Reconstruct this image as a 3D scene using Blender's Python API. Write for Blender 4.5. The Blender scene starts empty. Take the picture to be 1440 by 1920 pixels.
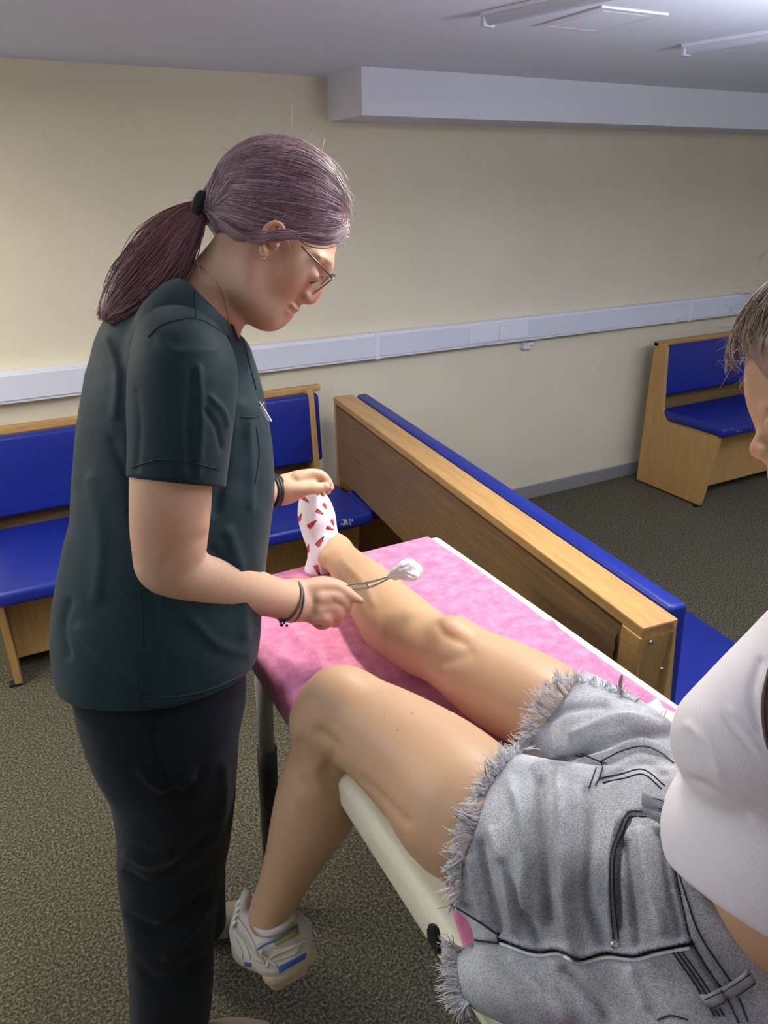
import bpy, bmesh, math, random
import numpy as np
from mathutils import Vector, Matrix
from mathutils.bvhtree import BVHTree

# ------------------------------------------------------------------ camera
FPX = 1400.0
def _basis():
    dx = np.array([3600 - 720, 320 - 960, FPX]); dy = np.array([-100 - 720, 363 - 960, FPX])
    dx /= np.linalg.norm(dx); dy /= np.linalg.norm(dy)
    s = dx + dy; d = dx - dy
    s /= np.linalg.norm(s); d /= np.linalg.norm(d)
    dx = (s + d) / 2 ** .5; dy = (s - d) / 2 ** .5
    return np.array([dx, dy, np.cross(dx, dy)])
RC = _basis()                       # world = RC @ camera axes (right, down, forward)
CP = np.array([0., 0., 1.6])
cam = bpy.data.cameras.new('camera'); camo = bpy.data.objects.new('camera', cam)
bpy.context.scene.collection.objects.link(camo)
cam.sensor_fit = 'VERTICAL'; cam.sensor_height = 36; cam.lens = FPX / 1920 * 36
cam.clip_start = .02
M = Matrix.Identity(4)
for i in range(3):
    M[i][0] = RC[i][0]; M[i][1] = -RC[i][1]; M[i][2] = -RC[i][2]; M[i][3] = CP[i]
camo.matrix_world = M
bpy.context.scene.camera = camo

# ------------------------------------------------------------------ world, lights, exposure
sc = bpy.context.scene
sc.view_settings.view_transform = 'Standard'; sc.view_settings.look = 'None'
sc.view_settings.gamma = 1; sc.view_settings.use_curve_mapping = False
sc.view_settings.exposure = 0.2
wd = bpy.data.worlds.new('world'); sc.world = wd; wd.use_nodes = True
wd.node_tree.nodes['Background'].inputs[0].default_value = (.5, .55, .65, 1)
wd.node_tree.nodes['Background'].inputs[1].default_value = .05
def area(name, loc, size, sy, power, col, rot=(0, 0, 0)):
    l = bpy.data.lights.new(name, 'AREA'); l.shape = 'RECTANGLE'; l.size = size; l.size_y = sy
    l.energy = power; l.color = col
    o = bpy.data.objects.new(name, l); o.location = loc; o.rotation_euler = rot
    sc.collection.objects.link(o); return o
WARM = (1, .90, .76); COOL = (.86, .92, 1)
CEIL = 2.0
LAMPS = [((.97, 1.14), .09, .56, 15.5, (1, .95, .87)), ((-.72, 2.05), .12, .9, 20, (1, .94, .80)),
         ((2.5, -.5), .12, 1.0, 3, COOL), ((-1.6, -.6), .12, 1.0, .8, COOL), ((4.8, .4), .12, 1.1, 2.5, COOL)]
FILL_UP = [((-1.5, 1.1), 26), ((1.85, .35), 46), ((3.6, .2), 26)]      # added fill lights out of view, invented to brighten ceiling and walls
for i, ((x, y), a, b, p, c) in enumerate(LAMPS):
    area('ceiling_lamp_light', (x, y, CEIL - .062), a, b, p, c)
for (x, y), p in FILL_UP:
    area('fill_uplight', (x, y, 1.62), .5, 1.2, p, (.86, .90, 1), (math.pi, 0, 0))

# ------------------------------------------------------------------ helpers
def P(u, v, d):                     # point seen at (u, v) at forward distance d
    return CP + RC @ np.array([(u - 720) / FPX, (v - 960) / FPX, 1.0]) * d
def onp(u, v, ax, val):
    r = RC @ np.array([(u - 720) / FPX, (v - 960) / FPX, 1.0])
    return CP + r * ((val - CP[ax]) / r[ax])
def Z(u, v, z): return onp(u, v, 2, z)
def Y(u, v, y): return onp(u, v, 1, y)
def X(u, v, x): return onp(u, v, 0, x)
def proj(p):
    c = (np.asarray(p, float) - CP) @ RC
    return 720 + FPX * c[..., 0] / c[..., 2], 960 + FPX * c[..., 1] / c[..., 2], c[..., 2]
AX_R, AX_D, AX_F = RC[:, 0].copy(), RC[:, 1].copy(), RC[:, 2].copy()
rnd = random.Random(7); nrng = np.random.default_rng(5)
def link(o, parent=None):
    sc.collection.objects.link(o)
    if parent is not None: o.parent = parent
    return o
def tag(o, label=None, cat=None, group=None, kind=None):
    for k, v in (('label', label), ('category', cat), ('group', group), ('kind', kind)):
        if v: o[k] = v
    return o
def thing(name, label, cat, loc=(0, 0, 0), group=None, rz=0):
    o = bpy.data.objects.new(name, None); o.empty_display_size = .05
    o.location = loc; o.rotation_euler = (0, 0, rz); link(o); return tag(o, label, cat, group)
def setp(o, parent):                # parent keeping world-space mesh coordinates
    o.parent = parent
    o.matrix_parent_inverse = parent_world(parent).inverted()
def parent_world(p):
    m = Matrix.LocRotScale(p.location, p.rotation_euler, p.scale)
    if p.parent: m = parent_world(p.parent) @ p.matrix_parent_inverse @ m
    return m
def mobj(name, verts, faces, mat, parent=None, smooth=True, world=True):
    me = bpy.data.meshes.new(name)
    me.from_pydata([tuple(map(float, v)) for v in verts], [], [tuple(map(int, f)) for f in faces])
    if mat: me.materials.append(mat)
    if smooth: me.polygons.foreach_set('use_smooth', [True] * len(me.polygons))
    me.update()
    o = bpy.data.objects.new(name, me); link(o)
    if parent is not None:
        if world: setp(o, parent)
        else: o.parent = parent
    return o
def bmo(name, bm, mat, parent=None, smooth=False, world=True):
    me = bpy.data.meshes.new(name); bm.normal_update(); bm.to_mesh(me); bm.free()
    if mat: me.materials.append(mat)
    if smooth: me.polygons.foreach_set('use_smooth', [True] * len(me.polygons))
    o = bpy.data.objects.new(name, me); link(o)
    if parent is not None:
        if world: setp(o, parent)
        else: o.parent = parent
    return o
def bx(bm, x0, x1, y0, y1, z0, z1, bev=0, seg=2):
    r = bmesh.ops.create_cube(bm, size=1)
    vs = r['verts']
    for v in vs:
        v.co = Vector((x0 if v.co.x < 0 else x1, y0 if v.co.y < 0 else y1, z0 if v.co.z < 0 else z1))
    if bev:
        es = list({e for v in vs for e in v.link_edges})
        bmesh.ops.bevel(bm, geom=es, offset=bev, segments=seg, affect='EDGES', profile=.5)
def box(name, mat, x0, x1, y0, y1, z0, z1, bev=0, parent=None, seg=2, world=False):
    bm = bmesh.new(); bx(bm, x0, x1, y0, y1, z0, z1, bev, seg)
    return bmo(name, bm, mat, parent, smooth=False, world=world)
def prism(bm, poly, axis, a0, a1, bev=0):
    def mk(p, t):
        q = list(p); q.insert(axis, t); return q
    v0 = [bm.verts.new(mk(p, a0)) for p in poly]; v1 = [bm.verts.new(mk(p, a1)) for p in poly]
    n = len(poly); fs = [bm.faces.new(v0), bm.faces.new(v1[::-1])]
    for i in range(n): fs.append(bm.faces.new((v0[i], v1[i], v1[(i + 1) % n], v0[(i + 1) % n])))
    bmesh.ops.recalc_face_normals(bm, faces=fs)
    if bev:
        es = list({e for f in fs for e in f.edges})
        bmesh.ops.bevel(bm, geom=es, offset=bev, segments=2, affect='EDGES')
def tubes(paths, radii, sides=6, closed=False):
    """paths: list of (n,3) arrays; radii: float / list per path (array per point ok) -> verts, faces"""
    V, Fc = [], []; base = 0
    for pi, pth in enumerate(paths):
        p = np.asarray(pth, float); n = len(p)
        r = radii[pi] if isinstance(radii, (list, tuple)) else radii
        r = np.broadcast_to(np.asarray(r, float), (n,))
        if closed: t = np.roll(p, -1, 0) - np.roll(p, 1, 0)
        else: t = np.gradient(p, axis=0)
        t /= np.linalg.norm(t, axis=1)[:, None] + 1e-12
        a = np.array([0, 0, 1.]) if abs(t[0][2]) < .9 else np.array([1., 0, 0])
        nn = np.zeros((n, 3)); u = np.cross(t[0], a); u /= np.linalg.norm(u)
        for i in range(n):
            u = u - t[i] * (u @ t[i]); u /= np.linalg.norm(u) + 1e-12; nn[i] = u
        bb = np.cross(t, nn)
        ang = np.arange(sides) * 2 * math.pi / sides
        ring = p[:, None, :] + r[:, None, None] * (np.cos(ang)[None, :, None] * nn[:, None, :] + np.sin(ang)[None, :, None] * bb[:, None, :])
        V.append(ring.reshape(-1, 3))
        m = n if closed else n - 1
        for i in range(m):
            i2 = (i + 1) % n
            for k in range(sides):
                k2 = (k + 1) % sides
                Fc.append((base + i * sides + k, base + i * sides + k2, base + i2 * sides + k2, base + i2 * sides + k))
        if not closed and sides > 3:
            Fc.append(tuple(base + k for k in range(sides))[::-1])
            Fc.append(tuple(base + (n - 1) * sides + k for k in range(sides)))
        base += n * sides
    return np.concatenate(V), Fc
def tubeparts(name, paths, r, m, parent, sides=5):
    for q in paths:
        V_, F_ = tubes([q], r, sides); mobj(name, V_, F_, m, parent)
def cr(pts, n=8):                   # Catmull-Rom resample, rows of any width
    p = np.asarray(pts, float)
    if len(p) < 3:
        t = np.linspace(0, 1, n * (len(p) - 1) + 1)[:, None]; return p[0] * (1 - t) + p[-1] * t
    q = np.vstack([2 * p[0] - p[1], p, 2 * p[-1] - p[-2]]); out = []
    for i in range(1, len(q) - 2):
        for k in range(n):
            t = k / n
            out.append(.5 * ((2 * q[i]) + (-q[i - 1] + q[i + 1]) * t + (2 * q[i - 1] - 5 * q[i] + 4 * q[i + 1] - q[i + 2]) * t * t + (-q[i - 1] + 3 * q[i] - 3 * q[i + 1] + q[i + 2]) * t ** 3))
    out.append(q[-2]); return np.array(out)
# noise on points (sum of warped sines)
def snoise(p, f, seed=0):
    r = np.random.default_rng(seed); s = 0
    w = np.stack([np.sin(p @ r.normal(size=3) * f * .7 + r.uniform(0, 6)) for _ in range(3)], -1) * .9 / f
    q = p + w
    for _ in range(5):
        k = r.normal(size=3); k /= np.linalg.norm(k)
        s = s + np.sin(q @ k * f * r.uniform(.7, 1.5) + r.uniform(0, 6))
    return s / 5

# ------------------------------------------------------------------ distance-field modeller
class SDF:
    def __init__(s): s.ops = []; s.disp = None
    # chain rows: (u, v, d, r_px) in photo pixels, or xyz=True rows (x, y, z, r)
    def tube(s, rows, k=.006, n=4, xyz=False, flat=None, op='add'):
        a = cr(np.array(rows, float), n) if len(rows) > 1 else np.array(rows, float)
        if xyz: pts, rad = a[:, :3], a[:, 3]
        else:
            pts = np.array([P(*q[:3]) for q in a]); rad = a[:, 3] * a[:, 2] / FPX
        T = None; sc_ = 1
        if flat is not None:
            ax, f = flat; ax = np.asarray(ax, float); ax = ax / np.linalg.norm(ax)
            T = np.eye(3) + np.outer(ax, ax) * (1 / f - 1); sc_ = min(1, f); 
            ptt = pts @ T.T
        else: ptt = pts
        s.ops.append(dict(t='tube', p=ptt, r=rad, T=T, sc=sc_, k=k, op=op, wp=pts, wr=rad * (max(1, flat[1]) if flat else 1)))
        return s
    def ell(s, u, v, d, ra, rb, rc, ang=0, k=.008, op='add', xyz=None, R=None, yaw=0):
        c = P(u, v, d) if xyz is None else np.array(xyz, float)
        f = d / FPX if xyz is None else 1
        if R is None:
            ca, sa = math.cos(math.radians(ang)), math.sin(math.radians(ang))
            e1 = AX_R * ca + AX_D * sa; e2 = -AX_R * sa + AX_D * ca; e3 = AX_F
            if yaw:
                cy, sy = math.cos(math.radians(yaw)), math.sin(math.radians(yaw))
                e1, e3 = e1 * cy + e3 * sy, e3 * cy - e1 * sy
            R = np.array([e1, e2, e3])
        r = np.array([ra, rb, rc]) * f
        s.ops.append(dict(t='ell', c=c, R=R, rr=r, k=k, op=op, wp=c[None], wr=np.array([r.max()])))
        return s
    def plane(s, a, b, c, inside, k=.004, op='cut'):   # keep the side of point `inside`
        a, b, c, i = (np.asarray(q, float) for q in (a, b, c, inside))
        n = np.cross(b - a, c - a); n /= np.linalg.norm(n)
        if (i - a) @ n > 0: n = -n
        s.ops.append(dict(t='plane', a=a, n=n, k=k, op=op)); return s
    def _prim(s, o, X):
        if o['t'] == 'ell':
            q = (X - o['c']) @ o['R'].T
            k0 = np.linalg.norm(q / o['rr'], axis=-1); k1 = np.linalg.norm(q / o['rr'] ** 2, axis=-1) + 1e-9
            return k0 * (k0 - 1) / k1
        if o['t'] == 'plane': return (X - o['a']) @ o['n']
        if o['T'] is not None: X = X @ o['T'].T
        p, r = o['p'], o['r']
        if len(p) == 1: return (np.linalg.norm(X - p[0], axis=-1) - r[0]) * o['sc']
        best = None
        for i in range(len(p) - 1):
            ba = p[i + 1] - p[i]; L = ba @ ba + 1e-12; pa = X - p[i]
            h = np.clip((pa @ ba) / L, 0, 1)
            d = pa - h[..., None] * ba
            dd = np.sqrt(np.einsum('...i,...i', d, d)) - (r[i] + (r[i + 1] - r[i]) * h)
            best = dd if best is None else np.minimum(best, dd)
        return best * o['sc']
    def _ball(s, o, C):             # lower bound of distance at centres C
        w = o['wp']; r = o['wr']; best = np.full(len(C), 1e9)
        for i in range(len(w)): best = np.minimum(best, np.linalg.norm(C - w[i], axis=1) - r[i])
        if len(w) > 1: best -= max(np.linalg.norm(np.diff(w, axis=0), axis=1)) * .5
        return best
    def _comb(s, D, d, o):
        k = o['k']
        if o['op'] == 'add':
            h = np.clip(.5 + .5 * (D - d) / k, 0, 1); return D * (1 - h) + d * h - k * h * (1 - h)
        if o['op'] == 'sub': d = -d
        h = np.clip(.5 - .5 * (D - d) / k, 0, 1); return D * (1 - h) + d * h + k * h * (1 - h)
    def mesh(s, h, N=8):
        lo = np.min([(o['wp'] - o['wr'][:, None]).min(0) for o in s.ops if o['op'] == 'add'], 0) - 4 * h
        hi = np.max([(o['wp'] + o['wr'][:, None]).max(0) for o in s.ops if o['op'] == 'add'], 0) + 4 * h
        B = N * h; nb = np.ceil((hi - lo) / B).astype(int)
        g = np.stack(np.meshgrid(*[np.arange(q) for q in nb], indexing='ij'), -1).reshape(-1, 3)
        C = lo + (g + .5) * B; br = B * .87
        # cull far blocks
        near = np.full(len(C), 1e9)
        for o in s.ops:
            if o['op'] == 'add': near = np.minimum(near, s._ball(o, C))
        m = near < br + .03; g = g[m]; C = C[m]
        D = s.eval(C, br); mar = br * 1.25 + .012
        m = np.abs(D) < mar; g = g[m]; C = C[m]
        ar = np.arange(N + 1); off = np.stack(np.meshgrid(ar, ar, ar, indexing='ij'), -1).reshape(-1, 3)
        X = lo + (g[:, None, :] * N + off[None]) * h
        V = s.evalb(X, C, br).reshape(-1, N + 1, N + 1, N + 1)
        S = V < 0
        cs = [(i, j, k) for i in (0, 1) for j in (0, 1) for k in (0, 1)]
        cnt = sum(S[:, i:N + i, j:N + j, k:N + k].astype(np.int8) for i, j, k in cs)
        act = np.argwhere((cnt > 0) & (cnt < 8))
        b, ci = act[:, 0], act[:, 1:]
        val = np.stack([V[b, ci[:, 0] + i, ci[:, 1] + j, ci[:, 2] + k] for i, j, k in cs], -1)
        acc = np.zeros((len(act), 3)); num = np.zeros(len(act)); co = np.array(cs, float)
        for a_ in range(8):
            for b_ in range(a_ + 1, 8):
                if np.abs(co[a_] - co[b_]).sum() != 1: continue
                va, vb = val[:, a_], val[:, b_]; mm = (va < 0) != (vb < 0)
                t = np.where(mm, va / np.where(mm, va - vb, 1), 0)
                acc += np.where(mm[:, None], co[a_] + t[:, None] * (co[b_] - co[a_]), 0); num += mm
        gl = g[b] * N + ci
        pos = lo + (gl + acc / num[:, None]) * h
        dim = nb * N + 4; key = (gl[:, 0] * dim[1] + gl[:, 1]) * dim[2] + gl[:, 2]
        od = np.argsort(key); key = key[od]; pos = pos[od]; glo = gl[od]; bo = b[od]; cio = ci[od]
        st = np.array([dim[1] * dim[2], dim[2], 1]); F = []
        s0 = S[bo, cio[:, 0], cio[:, 1], cio[:, 2]]
        for ax in range(3):
            e = np.zeros(3, int); e[ax] = 1
            s1 = S[bo, cio[:, 0] + e[0], cio[:, 1] + e[1], cio[:, 2] + e[2]]
            mm = s0 != s1; a1, a2 = (ax + 1) % 3, (ax + 2) % 3
            kk = key[mm]; q = np.stack([kk, kk - st[a1], kk - st[a1] - st[a2], kk - st[a2]], -1)
            ix = np.searchsorted(key, q); ix = np.clip(ix, 0, len(key) - 1)
            ok = (key[ix] == q).all(1); fl = s0[mm][ok]; ix = ix[ok]
            ix[~fl] = ix[~fl][:, ::-1]; F.append(ix)
        return pos, np.concatenate(F)
    def eval(s, X, br=0):
        D = np.full(len(X), 1.0)
        for o in s.ops: D = s._comb(D, s._prim(o, X), o)
        if s.disp is not None: D = D + s.disp(X)
        return D
    def evalb(s, X, C, br):
        D = np.full(X.shape[:2], 1.0)
        for o in s.ops:
            if o['t'] == 'plane': D = s._comb(D, s._prim(o, X), o); continue
            m = s._ball(o, C) < br + o['k'] + .02
            if m.any(): D[m] = s._comb(D[m], s._prim(o, X[m]), o)
        if s.disp is not None: D = D + s.disp(X.reshape(-1, 3)).reshape(D.shape)
        return D

def smooth_pos(V, F, it=2, lam=.5):
    e = np.concatenate([F[:, [0, 1]], F[:, [1, 2]], F[:, [2, 3]], F[:, [3, 0]]])
    n = len(V)
    for _ in range(it):
        a = np.zeros((n, 3)); c = np.bincount(e[:, 0], minlength=n) + np.bincount(e[:, 1], minlength=n)
        for k in range(3):
            a[:, k] = np.bincount(e[:, 0], V[e[:, 1], k], n) + np.bincount(e[:, 1], V[e[:, 0], k], n)
        V = V * (1 - lam) + lam * a / np.maximum(c, 1)[:, None]
    return V
def vnorm(V, F):
    n = np.cross(V[F[:, 2]] - V[F[:, 0]], V[F[:, 3]] - V[F[:, 1]]); N = np.zeros_like(V)
    for k in range(4):
        for a in range(3): N[:, a] += np.bincount(F[:, k], n[:, a], len(V))
    return N / (np.linalg.norm(N, axis=1)[:, None] + 1e-12)
def pdist(u, v, poly):              # distance to polyline in the picture plane
    poly = np.asarray(poly, float); best = np.full(len(u), 1e9)
    for i in range(len(poly) - 1):
        a, b = poly[i][:2], poly[i + 1][:2]; ab = b - a; L = ab @ ab + 1e-9
        t = np.clip(((u - a[0]) * ab[0] + (v - a[1]) * ab[1]) / L, 0, 1)
        best = np.minimum(best, np.hypot(u - a[0] - t * ab[0], v - a[1] - t * ab[1]))
    return best
def crease(V, F, specs):            # folds: (polyline, width px, height m); real displacement along normals
    N = vnorm(V, F); u, v, _ = proj(V); vd = V - CP; vd /= np.linalg.norm(vd, axis=1)[:, None]
    face = np.clip(-(N * vd).sum(1) * 2, 0, 1); D = np.zeros(len(V))
    for poly, w, amp in specs:
        pl = cr(poly, 5) if len(poly) > 2 else np.asarray(poly, float)
        x0, y0 = pl[:, :2].min(0) - 3 * w; x1, y1 = pl[:, :2].max(0) + 3 * w
        m = (u > x0) & (u < x1) & (v > y0) & (v < y1) & (face > 0)
        if m.any(): 
            d = pdist(u[m], v[m], pl); D[m] += amp * np.exp(-(d / w) ** 2)
    return V + N * (D * face)[:, None]
def inpoly(u, v, poly):
    poly = np.asarray(poly, float); r = np.zeros(len(u), bool); n = len(poly)
    for i in range(n):
        (x0, y0), (x1, y1) = poly[i], poly[(i + 1) % n]
        c = ((y0 > v) != (y1 > v)) & (u < (x1 - x0) * (v - y0) / (y1 - y0 + 1e-12) + x0); r ^= c
    return r
def sdfobj(name, s, h, mat, parent, creases=None, it=2, color=None):
    V, F = s.mesh(h); V = smooth_pos(V, F, it)
    if creases: V = crease(V, F, creases)
    me = bpy.data.meshes.new(name); me.vertices.add(len(V)); me.vertices.foreach_set('co', V.astype(np.float32).ravel())
    me.loops.add(len(F) * 4); me.loops.foreach_set('vertex_index', F.astype(np.int32).ravel())
    me.polygons.add(len(F)); me.polygons.foreach_set('loop_start', np.arange(0, len(F) * 4, 4, dtype=np.int32))
    me.update(calc_edges=True); me.polygons.foreach_set('use_smooth', [True] * len(F)); me.materials.append(mat)
    if color is not None:
        c = np.ones((len(V), 4), np.float32); c[:, :3] = color(V, vnorm(V, F))
        at = me.color_attributes.new('tint', 'FLOAT_COLOR', 'POINT'); at.data.foreach_set('color', c.ravel())
    o = bpy.data.objects.new(name, me); link(o)
    if parent is not None: setp(o, parent)
    BVH[name] = BVHTree.FromPolygons(V.tolist(), F.tolist())
    return o
BVH = {}
def hit(u, v, trees, lift=0.0, dflt=None):
    o = Vector(CP); r = Vector(P(u, v, 1) - CP); r.normalize(); best = None
    for t in trees:
        h = t.ray_cast(o, r)
        if h[0] is not None and (best is None or h[3] < best[3]): best = h
    if best is None: return None
    return np.array(best[0]) + np.array(best[1]) * lift
def line_on(pts, trees, n=6, lift=.0006):
    out = []
    for q in cr(pts, n):
        h = hit(q[0], q[1], trees, lift)
        if h is not None: out.append(h)
    return np.array(out)
# ------------------------------------------------------------------ materials
def mat(name, col, rough=.5, spec=.5, bump=0, bscale=200, var=0, vscale=8, metal=0, tint=False, sss=0, coat=0, sheen=0, stretch=None, trans=0, alpha=1, bdist=.002, col2=None):
    m = bpy.data.materials.new(name); m.use_nodes = True; nt = m.node_tree; n = nt.nodes; L = nt.links
    b = n['Principled BSDF']; I = b.inputs
    I['Base Color'].default_value = (*col, 1); I['Roughness'].default_value = rough; I['Metallic'].default_value = metal
    I['Specular IOR Level'].default_value = spec
    if sss: I['Subsurface Weight'].default_value = sss; I['Subsurface Radius'].default_value = (1, .35, .2); I['Subsurface Scale'].default_value = .008
    if coat: I['Coat Weight'].default_value = coat; I['Coat Roughness'].default_value = .15
    if sheen: I['Sheen Weight'].default_value = sheen
    if trans: I['Transmission Weight'].default_value = trans
    tc = n.new('ShaderNodeTexCoord'); vec = tc.outputs['Object']
    if stretch:
        mp = n.new('ShaderNodeMapping'); mp.inputs['Scale'].default_value = stretch; L.new(vec, mp.inputs[0]); vec = mp.outputs[0]
    src = None
    if var:
        t = n.new('ShaderNodeTexNoise'); t.inputs['Scale'].default_value = vscale; t.inputs['Detail'].default_value = 5
        L.new(vec, t.inputs['Vector']); rp = n.new('ShaderNodeValToRGB'); L.new(t.outputs['Fac'], rp.inputs[0])
        c2 = col2 if col2 else tuple(c * (1 - var) for c in col)
        rp.color_ramp.elements[0].position = .35; rp.color_ramp.elements[1].position = .65
        rp.color_ramp.elements[0].color = (*c2, 1); rp.color_ramp.elements[1].color = (*(col if col2 else tuple(min(1, c * (1 + var)) for c in col)), 1)
        src = rp.outputs[0]; L.new(src, I['Base Color'])
    if tint:
        a = n.new('ShaderNodeVertexColor'); a.layer_name = 'tint'
        mx = n.new('ShaderNodeMix'); mx.data_type = 'RGBA'; mx.blend_type = 'MULTIPLY'; mx.inputs[0].default_value = 1
        if src: L.new(src, mx.inputs[6])
        else: mx.inputs[6].default_value = (*col, 1)
        L.new(a.outputs[0], mx.inputs[7]); L.new(mx.outputs[2], I['Base Color'])
    if bump:
        t = n.new('ShaderNodeTexNoise'); t.inputs['Scale'].default_value = bscale; t.inputs['Detail'].default_value = 4
        L.new(vec, t.inputs['Vector']); bp = n.new('ShaderNodeBump'); bp.inputs['Strength'].default_value = bump; bp.inputs['Distance'].default_value = bdist
        L.new(t.outputs['Fac'], bp.inputs['Height']); L.new(bp.outputs[0], I['Normal'])
    return m
def srgb(r, g, b): return tuple(((c / 255 + .055) / 1.055) ** 2.4 if c > 10 else c / 255 / 12.92 for c in (r, g, b))
def woodmat(name, c1, c2, stretch, rough=.38):
    m = bpy.data.materials.new(name); m.use_nodes = True; n = m.node_tree.nodes; L = m.node_tree.links; b = n['Principled BSDF']
    tc = n.new('ShaderNodeTexCoord'); mp = n.new('ShaderNodeMapping'); mp.inputs['Scale'].default_value = stretch; L.new(tc.outputs['Object'], mp.inputs[0])
    t = n.new('ShaderNodeTexNoise'); t.inputs['Scale'].default_value = 6; t.inputs['Detail'].default_value = 8; t.inputs['Distortion'].default_value = .6; L.new(mp.outputs[0], t.inputs['Vector'])
    rp = n.new('ShaderNodeValToRGB'); L.new(t.outputs['Fac'], rp.inputs[0]); e = rp.color_ramp.elements
    e[0].position = .3; e[0].color = (*c1, 1); e[1].position = .7; e[1].color = (*c2, 1)
    L.new(rp.outputs[0], b.inputs['Base Color']); b.inputs['Roughness'].default_value = rough
    bp = n.new('ShaderNodeBump'); bp.inputs['Strength'].default_value = .15; bp.inputs['Distance'].default_value = .001
    L.new(t.outputs['Fac'], bp.inputs['Height']); L.new(bp.outputs[0], b.inputs['Normal'])
    return m
M_wall = mat('cream_plaster', srgb(222, 213, 188), .8, .25, bump=.7, bscale=26, var=.02, vscale=3, bdist=.004)
M_ceil = mat('white_ceiling_paint', srgb(226, 230, 242), .85, .2, bump=.1, bscale=60)
M_beam = mat('white_beam_paint', srgb(222, 222, 230), .8, .2)
M_trunk = mat('white_plastic', srgb(226, 228, 236), .35, .5)
M_trunk2 = mat('white_plastic_cover', srgb(216, 219, 230), .35, .5)
M_skirt = mat('grey_skirting', srgb(140, 138, 140), .6, .3)
M_wood = woodmat('beech_laminate', srgb(176, 136, 84), srgb(198, 158, 100), (1.2, 14, 14))
M_woodv = woodmat('beech_laminate_upright', srgb(178, 138, 84), srgb(196, 156, 98), (14, 14, 1.2))
M_board = woodmat('brown_back_board', srgb(118, 92, 62), srgb(146, 114, 78), (1.0, 10, 14), .45)
M_blue = mat('blue_vinyl', srgb(23, 40, 134), .36, .5, bump=.12, bscale=45, bdist=.003, var=.06, vscale=5)
M_black = mat('black_plastic', (.012, .012, .014), .45)
M_screw = mat('screw_steel', (.45, .4, .34), .35, metal=1)
M_metalg = mat('grey_painted_metal', srgb(150, 148, 142), .4, .5)
M_cream = mat('cream_vinyl', srgb(226, 222, 192), .45, .4, var=.03, vscale=9)
M_scuff = mat('worn_vinyl_white', srgb(200, 200, 215), .6)
# carpet
M_carpet = bpy.data.materials.new('speckled_carpet'); M_carpet.use_nodes = True
_n = M_carpet.node_tree.nodes; _L = M_carpet.node_tree.links; _b = _n['Principled BSDF']; _b.inputs['Roughness'].default_value = .95; _b.inputs['Specular IOR Level'].default_value = .1
_tc = _n.new('ShaderNodeTexCoord'); _t = _n.new('ShaderNodeTexNoise'); _t.inputs['Scale'].default_value = 150; _t.inputs['Detail'].default_value = 3; _t.inputs['Roughness'].default_value = .7
_L.new(_tc.outputs['Object'], _t.inputs['Vector']); _r = _n.new('ShaderNodeValToRGB'); _L.new(_t.outputs['Fac'], _r.inputs[0])
_e = _r.color_ramp.elements; _e[0].position = .34; _e[0].color = (*srgb(50, 48, 39), 1); _e[1].position = .66; _e[1].color = (*srgb(142, 136, 115), 1)
_m = _e.new(.5); _m.color = (*srgb(90, 87, 72), 1)
_L.new(_r.outputs[0], _b.inputs['Base Color'])
_bp = _n.new('ShaderNodeBump'); _bp.inputs['Strength'].default_value = .8; _bp.inputs['Distance'].default_value = .006
_L.new(_t.outputs['Fac'], _bp.inputs['Height']); _L.new(_bp.outputs[0], _b.inputs['Normal'])

# ------------------------------------------------------------------ room
WY = 3.04; XL, XR, YF = -2.6, 6.0, -2.2
def struct(o): o['kind'] = 'structure'; return o
struct(box('floor', M_carpet, XL, XR, YF, WY, -.1, 0))
struct(box('ceiling', M_ceil, XL, XR, YF, WY, CEIL, CEIL + .1))
struct(box('wall_back', M_wall, XL - .1, XR + .1, WY, WY + .1, 0, CEIL))
struct(box('wall_left', M_wall, XL - .1, XL, YF, WY, 0, CEIL))
struct(box('wall_right', M_wall, XR, XR + .1, YF, WY, 0, CEIL))
struct(box('wall_front', M_wall, XL - .1, XR + .1, YF - .1, YF, 0, CEIL))
struct(box('baseboard_back', M_skirt, XL, XR, WY - .016, WY, 0, .075, .003))
struct(box('trim_1', M_beam, 1.383, XR, 2.739, WY, 1.846, CEIL))        # boxed-in beam under the ceiling
# cable trunking along the wall
tz0, tz1, ty = .893, 1.008, WY - .055
tk = struct(box('trim_2', M_trunk, XL, XR, ty + .006, WY, tz0, tz1, .003))
jx = [XL] + [Y(u, v, ty)[0] for u, v in ((708, 640), (1297, 570))] + [XR]
for i in range(3):
    o = box('cover_strip', M_trunk2, jx[i] + .002, jx[i + 1] - .002, ty, ty + .008, tz0 + .012, tz1 - .012, .002); o.parent = tk
    if i: o = box('joint_clip', M_trunk, jx[i] - .012, jx[i] + .012, ty - .004, ty + .01, tz0 - .002, tz1 + .002, .002); o.parent = tk
xa, xb, xc = (Y(u, 615, ty)[0] for u in (878, 936, 989))
for a, b in ((xa, xb), (xb, xc)):
    o = box('blank_plate', M_trunk, a + .003, b - .003, ty - .005, ty + .004, tz0 + .02, tz1 - .02, .002); o.parent = tk
    for zz in (tz0 + .03, tz1 - .032):
        q = box('plate_notch', M_trunk2, a + .03, a + .06, ty - .007, ty, zz, zz + .004, .001); q.parent = o
cx = Y(996, 648, ty)[0]
cb = thing('cable_connector', 'small white cable connector block on the wall under the trunking', 'connector', (cx, WY - .02, .862))
box('housing', M_trunk, -.026, .026, -.02, .02, -.014, .016, .003, cb)
box('socket_hole', M_black, .010, .015, -.0215, -.018, -.004, .002, 0, cb)
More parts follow.
